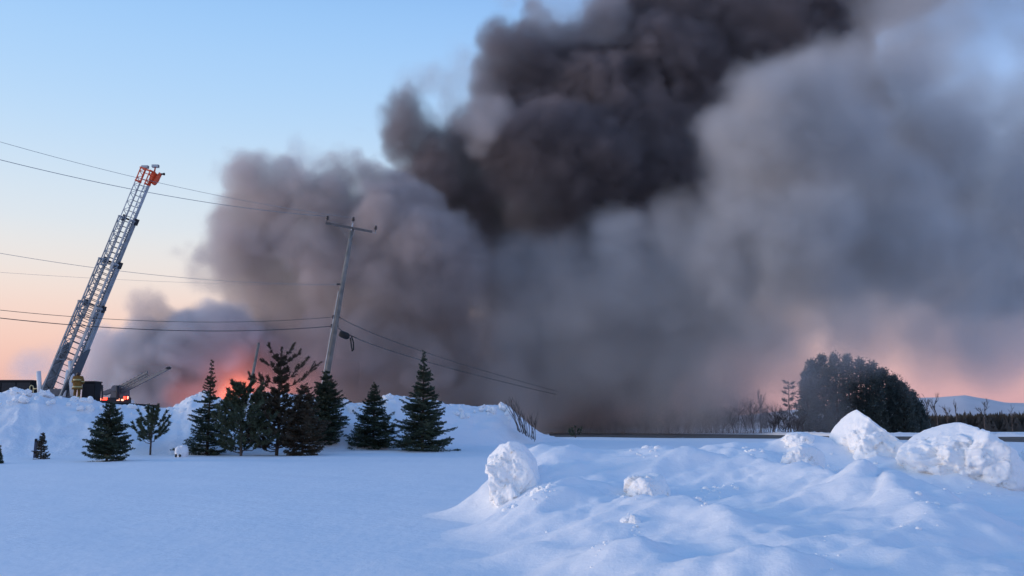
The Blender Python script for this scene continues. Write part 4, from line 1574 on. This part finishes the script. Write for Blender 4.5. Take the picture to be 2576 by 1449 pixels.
def smoke(name, label, blobs, Y0, mat, vox, seed, edge, amps, detail=0.5, margin=3.0, kids=6, warp=1.0):
    """blobs: (px, py, radius in px, metres nearer(-)/farther(+), depth stretch, strength)."""
    rng = np.random.default_rng(seed)
    B = []
    for px, py, r, dy, sy, st in blobs:
        c = at(px, py, Y0 + dy)
        R = r * (Y0 + dy) / FPX
        B.append((c.x, c.y, c.z, R, sy, st))
        for k in range(kids):                            # smaller puffs swell out of each billow
            v = rng.normal(size=3)
            v[1] *= .7
            v /= np.linalg.norm(v)
            q = R * rng.uniform(.30, .50)
            p = c + Vector(v * R * rng.uniform(.52, .82))
            B.append((p.x, p.y, p.z, q, sy, st * rng.uniform(.75, 1.15)))
    B = np.array(B)
    ry = B[:, 3] * B[:, 4]
    lo = np.array([(B[:, 0] - B[:, 3]).min(), (B[:, 1] - ry).min(), (B[:, 2] - B[:, 3]).min()]) - margin
    hi = np.array([(B[:, 0] + B[:, 3]).max(), (B[:, 1] + ry).max(), (B[:, 2] + B[:, 3]).max()]) + margin
    lo[2] = max(lo[2], 0.05)
    dims = [int(math.ceil((hi[k] - lo[k]) / vox)) + 1 for k in range(3)]
    hi = lo + (np.array(dims) - 1) * vox
    ax = [(lo[k] + np.arange(dims[k]) * vox).astype(np.float32) for k in range(3)]
    # slow turbulence bends the coordinates, so no puff stays a ball
    wx, wy, wz = (warp * (value_noise(dims, 10.0 / vox, rng) * 1.5 + value_noise(dims, 4.0 / vox, rng) * .8 + value_noise(dims, 1.8 / vox, rng) * .4) for _ in range(3))
    d = np.full(dims, -6.0, np.float32)
    s = np.zeros(dims, np.float32)
    for cx, cy_, cz, r, sy, st in B:
        R = (r + 5.5, r * sy + 5.5, r + 5.5)
        i0 = [max(0, int((c - rr - lo[k]) / vox)) for k, (c, rr) in enumerate(zip((cx, cy_, cz), R))]
        i1 = [min(dims[k], int((c + rr - lo[k]) / vox) + 2) for k, (c, rr) in enumerate(zip((cx, cy_, cz), R))]
        sl_ = tuple(slice(a, b) for a, b in zip(i0, i1))
        X = ax[0][sl_[0]][:, None, None] + wx[sl_] - cx
        Yy = (ax[1][sl_[1]][None, :, None] + wy[sl_] - cy_) / sy
        Z = ax[2][sl_[2]][None, None, :] + wz[sl_] - cz
        v = r - np.sqrt(X * X + Yy * Yy + Z * Z)
        cur = d[sl_]
        k_ = 1.2
        h = np.clip(0.5 + 0.5 * (v - cur) / k_, 0, 1)
        d[sl_] = cur * (1 - h) + v * h + k_ * h * (1 - h)
        s[sl_] = s[sl_] * (1 - h) + st * h
    for wl, a in amps:
        n = value_noise(dims, max(2.0, wl / vox), rng)
        d += a * (np.abs(n) * 1.6 - 0.5)
    n = value_noise(dims, 6.0 / vox, rng) * 0.6 + value_noise(dims, 2.2 / vox, rng) * 0.4
    den = np.clip(d / edge + 0.45, 0, 1)
    den = den * den * (3 - 2 * den) * s * np.clip(1 + detail * n * 1.5, 0.1, 3)
    for k in range(3):                                   # nothing touches the walls of the box
        f = np.minimum(np.arange(dims[k]), np.arange(dims[k])[::-1]) * vox
        f = np.clip(f / 2.0, 0, 1)
        if k == 2:
            f = np.maximum(f, (np.arange(dims[k]) < dims[k] / 2))
        den *= f.reshape([-1 if j == k else 1 for j in range(3)]).astype(np.float32)
    den[den < 0.004] = 0
    me = bpy.data.meshes.new(name)
    me.vertices.add(int(np.prod(dims)))
    a = me.attributes.new('d', 'FLOAT', 'POINT')
    a.data.foreach_set('value', np.ascontiguousarray(den).ravel())
    me.materials.append(mat)
    o = bpy.data.objects.new(name, me)
    COL.objects.link(o)
    md = o.modifiers.new('voxels', 'NODES')
    md.node_group = grid_group(tuple(lo), tuple(hi), dims, mat)
    o['label'], o['category'], o['kind'] = label, 'smoke', 'stuff'
    print(name, dims, round(time.perf_counter() - T0, 1))
    return o


# the dark core: rises behind, spreads to the upper right
DARK = [
    (1120, 500, 90, 2, 1, 1), (1150, 590, 90, 2, 1, 1), (1190, 680, 90, 2, 1, 1), (1250, 590, 110, 4, 1, 1), (1075, 420, 80, 2, 1, 1),
    (1210, 500, 90, 2, 1, 1),     (1175, 640, 62, 0, 1, 1), (1130, 550, 64, 0, 1, 1), (1090, 450, 80, -2, 1, 1), (1060, 350, 76, 0, 1, 1), (1045, 300, 48, 0, 1, .7),
    (1180, 380, 95, 2, 1, 1), (1270, 210, 82, 2, 1, .8), (1262, 120, 66, 2, 1, .8), (1330, 80, 60, 3, 1, .7), (1330, 210, 110, 3, 1, 1),
    (1440, 150, 105, 5, 1, .9), (1550, 100, 110, 5, 1, .9), (1480, 270, 150, 3, 1, 1), (1640, 30, 135, 6, 1, .9), (1700, 180, 190, 4, 1, 1),
    (1780, -60, 190, 8, 1, 1), (1900, 90, 200, 4, 1, 1), (2020, -20, 190, 6, 1, 1), (2060, 90, 130, 6, 1, .8), (1350, 400, 160, 0, 1, 1),
    (1500, 420, 190, 0, 1, 1), (1650, 400, 190, 2, 1, 1), (1780, 330, 180, 4, 1, 1), (1400, 570, 140, 0, 1, 1), (1600, 580, 140, 2, 1, 1),
    (1760, 500, 150, 6, 1, 1), (1900, 380, 170, 8, 1, 1), (1250, 700, 130, 2, 1, .9), (1400, 720, 150, 2, 1, .9), (1550, 740, 170, 4, 1, .8), (1300, 860, 140, 4, 1, .8), (1450, 890, 140, 6, 1, .7),
    (1620, 880, 140, 8, 1, .5), (1200, 930, 120, 6, 1, .7), (1340, 1000, 100, 6, 1, .6), (1480, 1010, 90, 8, 1, .35), (2200, -140, 220, 12, 1, .5), (2050, 300, 170, 10, 1, .7),
    (1750, 700, 150, 8, 1, .5),
]
WISPS = [
    (1150, 170, 50, 0, 1, .35), (1080, 220, 66, 2, 1, .35), (1150, 250, 76, 0, 1, .5), (1010, 250, 44, 0, 1, .3), (740, 390, 30, 0, 1, .3),
    (1380, 40, 60, 0, 1, .4), (1270, 10, 36, 0, 1, .2), (1215, 300, 66, -4, 1, .7), (1500, 50, 60, 0, 1, .5), (1000, 330, 40, 0, 1, .3), (1440, 60, 60, 0, 1, .5),
]
GREY = [
    (2140, 850, 90, 4, 1, .2), (2330, 885, 80, 4, 1, .16), (2500, 890, 80, 4, 1, .18), (1980, 850, 90, 2, 1, .25),
    (1290, 790, 110, -2, 1, .14), (1450, 830, 160, -2, 1, .2), (1600, 900, 140, 0, 1, .28), (1330, 900, 140, 0, 1, .16), (1600, 760, 150, -2, 1, .35), (1500, 740, 100, -2, 1, .25), (1750, 900, 120, 0, 1, .35),
    (2500, 70, 200, 14, 1, .13), (2400, -60, 200, 14, 1, .16), (2640, -40, 220, 14, 1, .16), (2560, 180, 160, 12, 1, .2), (2300, 20, 150, 8, 1, .35), (2450, 850, 90, 4, 1, .22), (2300, 840, 90, 4, 1, .22), (2600, 860, 90, 4, 1, .25),
    (1830, 300, 66, -6, 1, .9), (1920, 265, 85, -8, 1, .9), (2020, 220, 82, -6, 1, .9), (2110, 205, 95, -4, 1, .8), (2220, 240, 130, 0, 1, .7),
    (1950, 400, 135, -8, 1, .9), (2080, 380, 160, -6, 1, .9), (1900, 530, 125, -8, 1, 1), (1800, 640, 120, -6, 1, .9), (1690, 600, 95, -6, 1, .7),
    (2000, 560, 170, -8, 1, 1), (2180, 520, 180, -4, 1, .8), (2320, 420, 180, 4, 1, .6), (2450, 480, 180, 6, 1, .6), (2580, 540, 180, 6, 1, .6),
    (1900, 730, 140, -4, 1, .7), (2060, 720, 150, -4, 1, .7), (2230, 680, 150, 0, 1, .7), (2380, 670, 150, 2, 1, .7), (2520, 700, 140, 4, 1, .8),
    (2660, 680, 150, 4, 1, .8), (1750, 790, 130, 0, 1, .6), (1640, 750, 110, 0, 1, .4), (1555, 625, 88, -2, 1, .55), (1425, 675, 66, -2, 1, .3),
    (2470, 270, 130, 10, 1, .4), (2340, 110, 140, 10, 1, .5), (2620, 220, 140, 10, 1, .4), (2720, 420, 200, 10, 1, .5), (2350, -30, 140, 12, 1, .4),
    (1285, 665, 60, 0, 1, .25), (1340, 830, 110, 0, 1, .22), (1560, 880, 110, 2, 1, .3), (1850, 850, 100, 2, 1, .3), (2200, 790, 90, 2, 1, .3), (2420, 790, 80, 4, 1, .3), (2600, 790, 80, 4, 1, .4),
]
MAUVE = [
    (1030, 520, 60, -2, 1, .8), (1090, 640, 80, -4, 1, .9),
    (640, 450, 52, 0, 1, .8), (690, 432, 38, 0, 1, .6), (660, 520, 76, 2, 1, .9), (760, 510, 76, 0, 1, .9), (860, 445, 56, 0, 1, .8), (920, 425, 60, 0, 1, .8),
    (980, 460, 56, 0, 1, .8), (840, 540, 110, 0, 1, 1), (960, 560, 115, -4, 1, 1), (1045, 590, 80, -8, 1, 1), (610, 595, 76, 2, 1, .8), (560, 645, 56, 2, 1, .6),
    (535, 680, 44, 2, 1, .35), (690, 650, 130, 0, 1, 1), (635, 725, 84, 2, 1, .6), (830, 700, 165, 0, 1, 1), (980, 700, 165, 0, 1, 1), (1100, 730, 115, -2, 1, .9),
    (740, 850, 140, 0, 1, .9), (900, 860, 155, 0, 1, .9), (1060, 860, 155, 2, 1, .9), (960, 990, 120, 2, 1, .8), (1120, 990, 120, 4, 1, .8), (810, 970, 100, 4, 1, .6),
    (640, 820, 70, 0, 1, .7), (690, 785, 50, 0, 1, .7), (1260, 1000, 90, 4, 1, .6),
]
PUFF = [(360, 774, 34, 0, 1, 1), (382, 782, 30, 0, 1, 1), (368, 812, 30, 0, 1, .9), (356, 842, 34, 0, 1, .7), (505, 800, 26, 4, 1, .6), (548, 796, 28, 4, 1, .6), (455, 842, 30, 4, 1, .5), (492, 822, 28, 4, 1, .6), (400, 860, 30, 2, 1, .5)]
LOW = [
    (330, 905, 66, 4, 1, .7), (450, 915, 80, 4, 1, .7), (580, 910, 90, 4, 1, .6), (330, 980, 70, 4, 1, .8), (430, 1000, 70, 4, 1, .8),     (250, 885, 52, 0, 1, .7), (300, 866, 50, 0, 1, .7), (380, 870, 64, 0, 1, .8), (470, 875, 74, 0, 1, .8), (560, 862, 80, 0, 1, .8), (250, 955, 66, 2, 1, .7),
    (350, 955, 80, 2, 1, .8), (450, 960, 80, 2, 1, .8), (550, 900, 70, 4, 1, .6), (150, 905, 44, 2, 1, .3), (80, 935, 44, 2, 1, .2), (640, 890, 80, 4, 1, .6), (200, 920, 50, 1, 1, .5),
]
GROUND = [
    (1380, 1050, 90, 0, 1.5, .6), (1500, 1040, 100, 0, 1.5, .6), (1640, 1030, 100, 2, 1.5, .55), (1760, 1030, 90, 4, 1.5, .5), (1860, 1040, 80, 6, 1.5, .35), (1640, 930, 130, 6, 1.5, .45),
    (1800, 920, 120, 6, 1.5, .35), (1960, 900, 100, 8, 1.5, .16), (2040, 930, 90, 8, 1.5, .09), (2030, 1000, 80, 6, 1.5, .09), (2150, 840, 100, 8, 1.5, .25), (2350, 830, 100, 8, 1.5, .25), (1250, 1050, 90, 0, 1.5, .7),
    (2500, 840, 110, 8, 1.5, .25), (1950, 1050, 50, 6, 1.5, .2), (1480, 930, 120, 4, 1.5, .5),
]
FIRE_GLOW = [(594, 978, 34, -1, 1.5, 2.6), (560, 998, 30, -1, 1.5, 2.0), (640, 1003, 32, -1, 1.5, 1.8), (490, 1015, 26, 0, 1.5, .5), (600, 940, 40, 0, 1.5, .28), (660, 960, 40, 0, 1.5, .22),
        (720, 990, 44, 0, 1.5, .25), (540, 950, 44, 0, 1.5, .16), (470, 1000, 44, 0, 1.5, .22), (780, 980, 44, 0, 1.5, .10)]
MD = volume_material('dark_smoke', (0.375, 0.32, 0.32), 0.50)
MW = volume_material('thin_smoke', (0.76, 0.71, 0.70), 0.30)
MG = volume_material('grey_smoke', (0.79, 0.765, 0.75), 0.30)
MM = volume_material('mauve_smoke', (0.76, 0.66, 0.62), 0.42)  # tint carries pink horizon light on top of the smoke's own brown
ML = volume_material('low_smoke', (0.93, 0.87, 0.86), 0.80)  # raised albedo puts the glow from the left into the smoke colour
MF = volume_material('fire', (0.5, 0.4, 0.4), 0.05)
fv = MF.node_tree.nodes['Principled Volume']
fv.inputs['Emission Color'].default_value = (1.0, 0.17, 0.05, 1)  # emission stands in for firelight scattered in the smoke; no flames modelled
fa = MF.node_tree.nodes.new('ShaderNodeAttribute')
fa.attribute_name = 'density'
fm = MF.node_tree.nodes.new('ShaderNodeMath')
fm.operation = 'MULTIPLY'
fm.inputs[1].default_value = 0.15
MF.node_tree.links.new(fa.outputs['Fac'], fm.inputs[0])
MF.node_tree.links.new(fm.outputs[0], fv.inputs['Emission Strength'])
AMPS = ((9.0, 1.4), (4.5, 1.1), (2.2, .9), (1.1, .6))
smoke('dark_smoke', 'dark brown-black smoke column rising behind the pole and spreading to the upper right', DARK, 125.0, MD, .31, 3, 2.7, AMPS + ((.65, .35),))
smoke('smoke_wisps', 'thin pale wisps at the upper left edge of the dark smoke', WISPS, 122.0, MW, .36, 4, 3.0, AMPS, .9)
smoke('grey_smoke', 'blue-grey billows drifting forward over the dome-shaped tree clump', GREY, 105.0, MG, .38, 5, 5.5, AMPS, .7)
smoke('mauve_smoke', 'mauve billowing smoke behind the utility pole', MAUVE, 110.0, MM, .29, 6, 2.4, AMPS + ((.6, .3),))
smoke('low_smoke', 'low pale lilac smoke drifting behind the ladder truck and the young trees', LOW, 105.0, ML, .28, 7, 1.8, ((6, .8), (2.5, .8), (1.2, .45)), .6, warp=.5)
smoke('smoke_puff', 'small brown smoke puff standing just right of the ladder', PUFF, 103.0, MM, .26, 10, 1.6, ((4, .6), (2.0, .6), (1.0, .4)), .6, kids=5, warp=.4)
smoke('ground_smoke', 'thin pinkish smoke hanging low in front of the distant bare trees', GROUND, 128.0, MW, .6, 8, 5.0, ((11.0, 1.5), (5.0, .8)))
smoke('fire', 'orange fire glow low in the smoke behind the snow bank', FIRE_GLOW, 101.0, MF, .3, 9, 2.5, ((5.0, .8), (2.0, .6)), .8, kids=3, warp=.6)['category'] = 'fire'
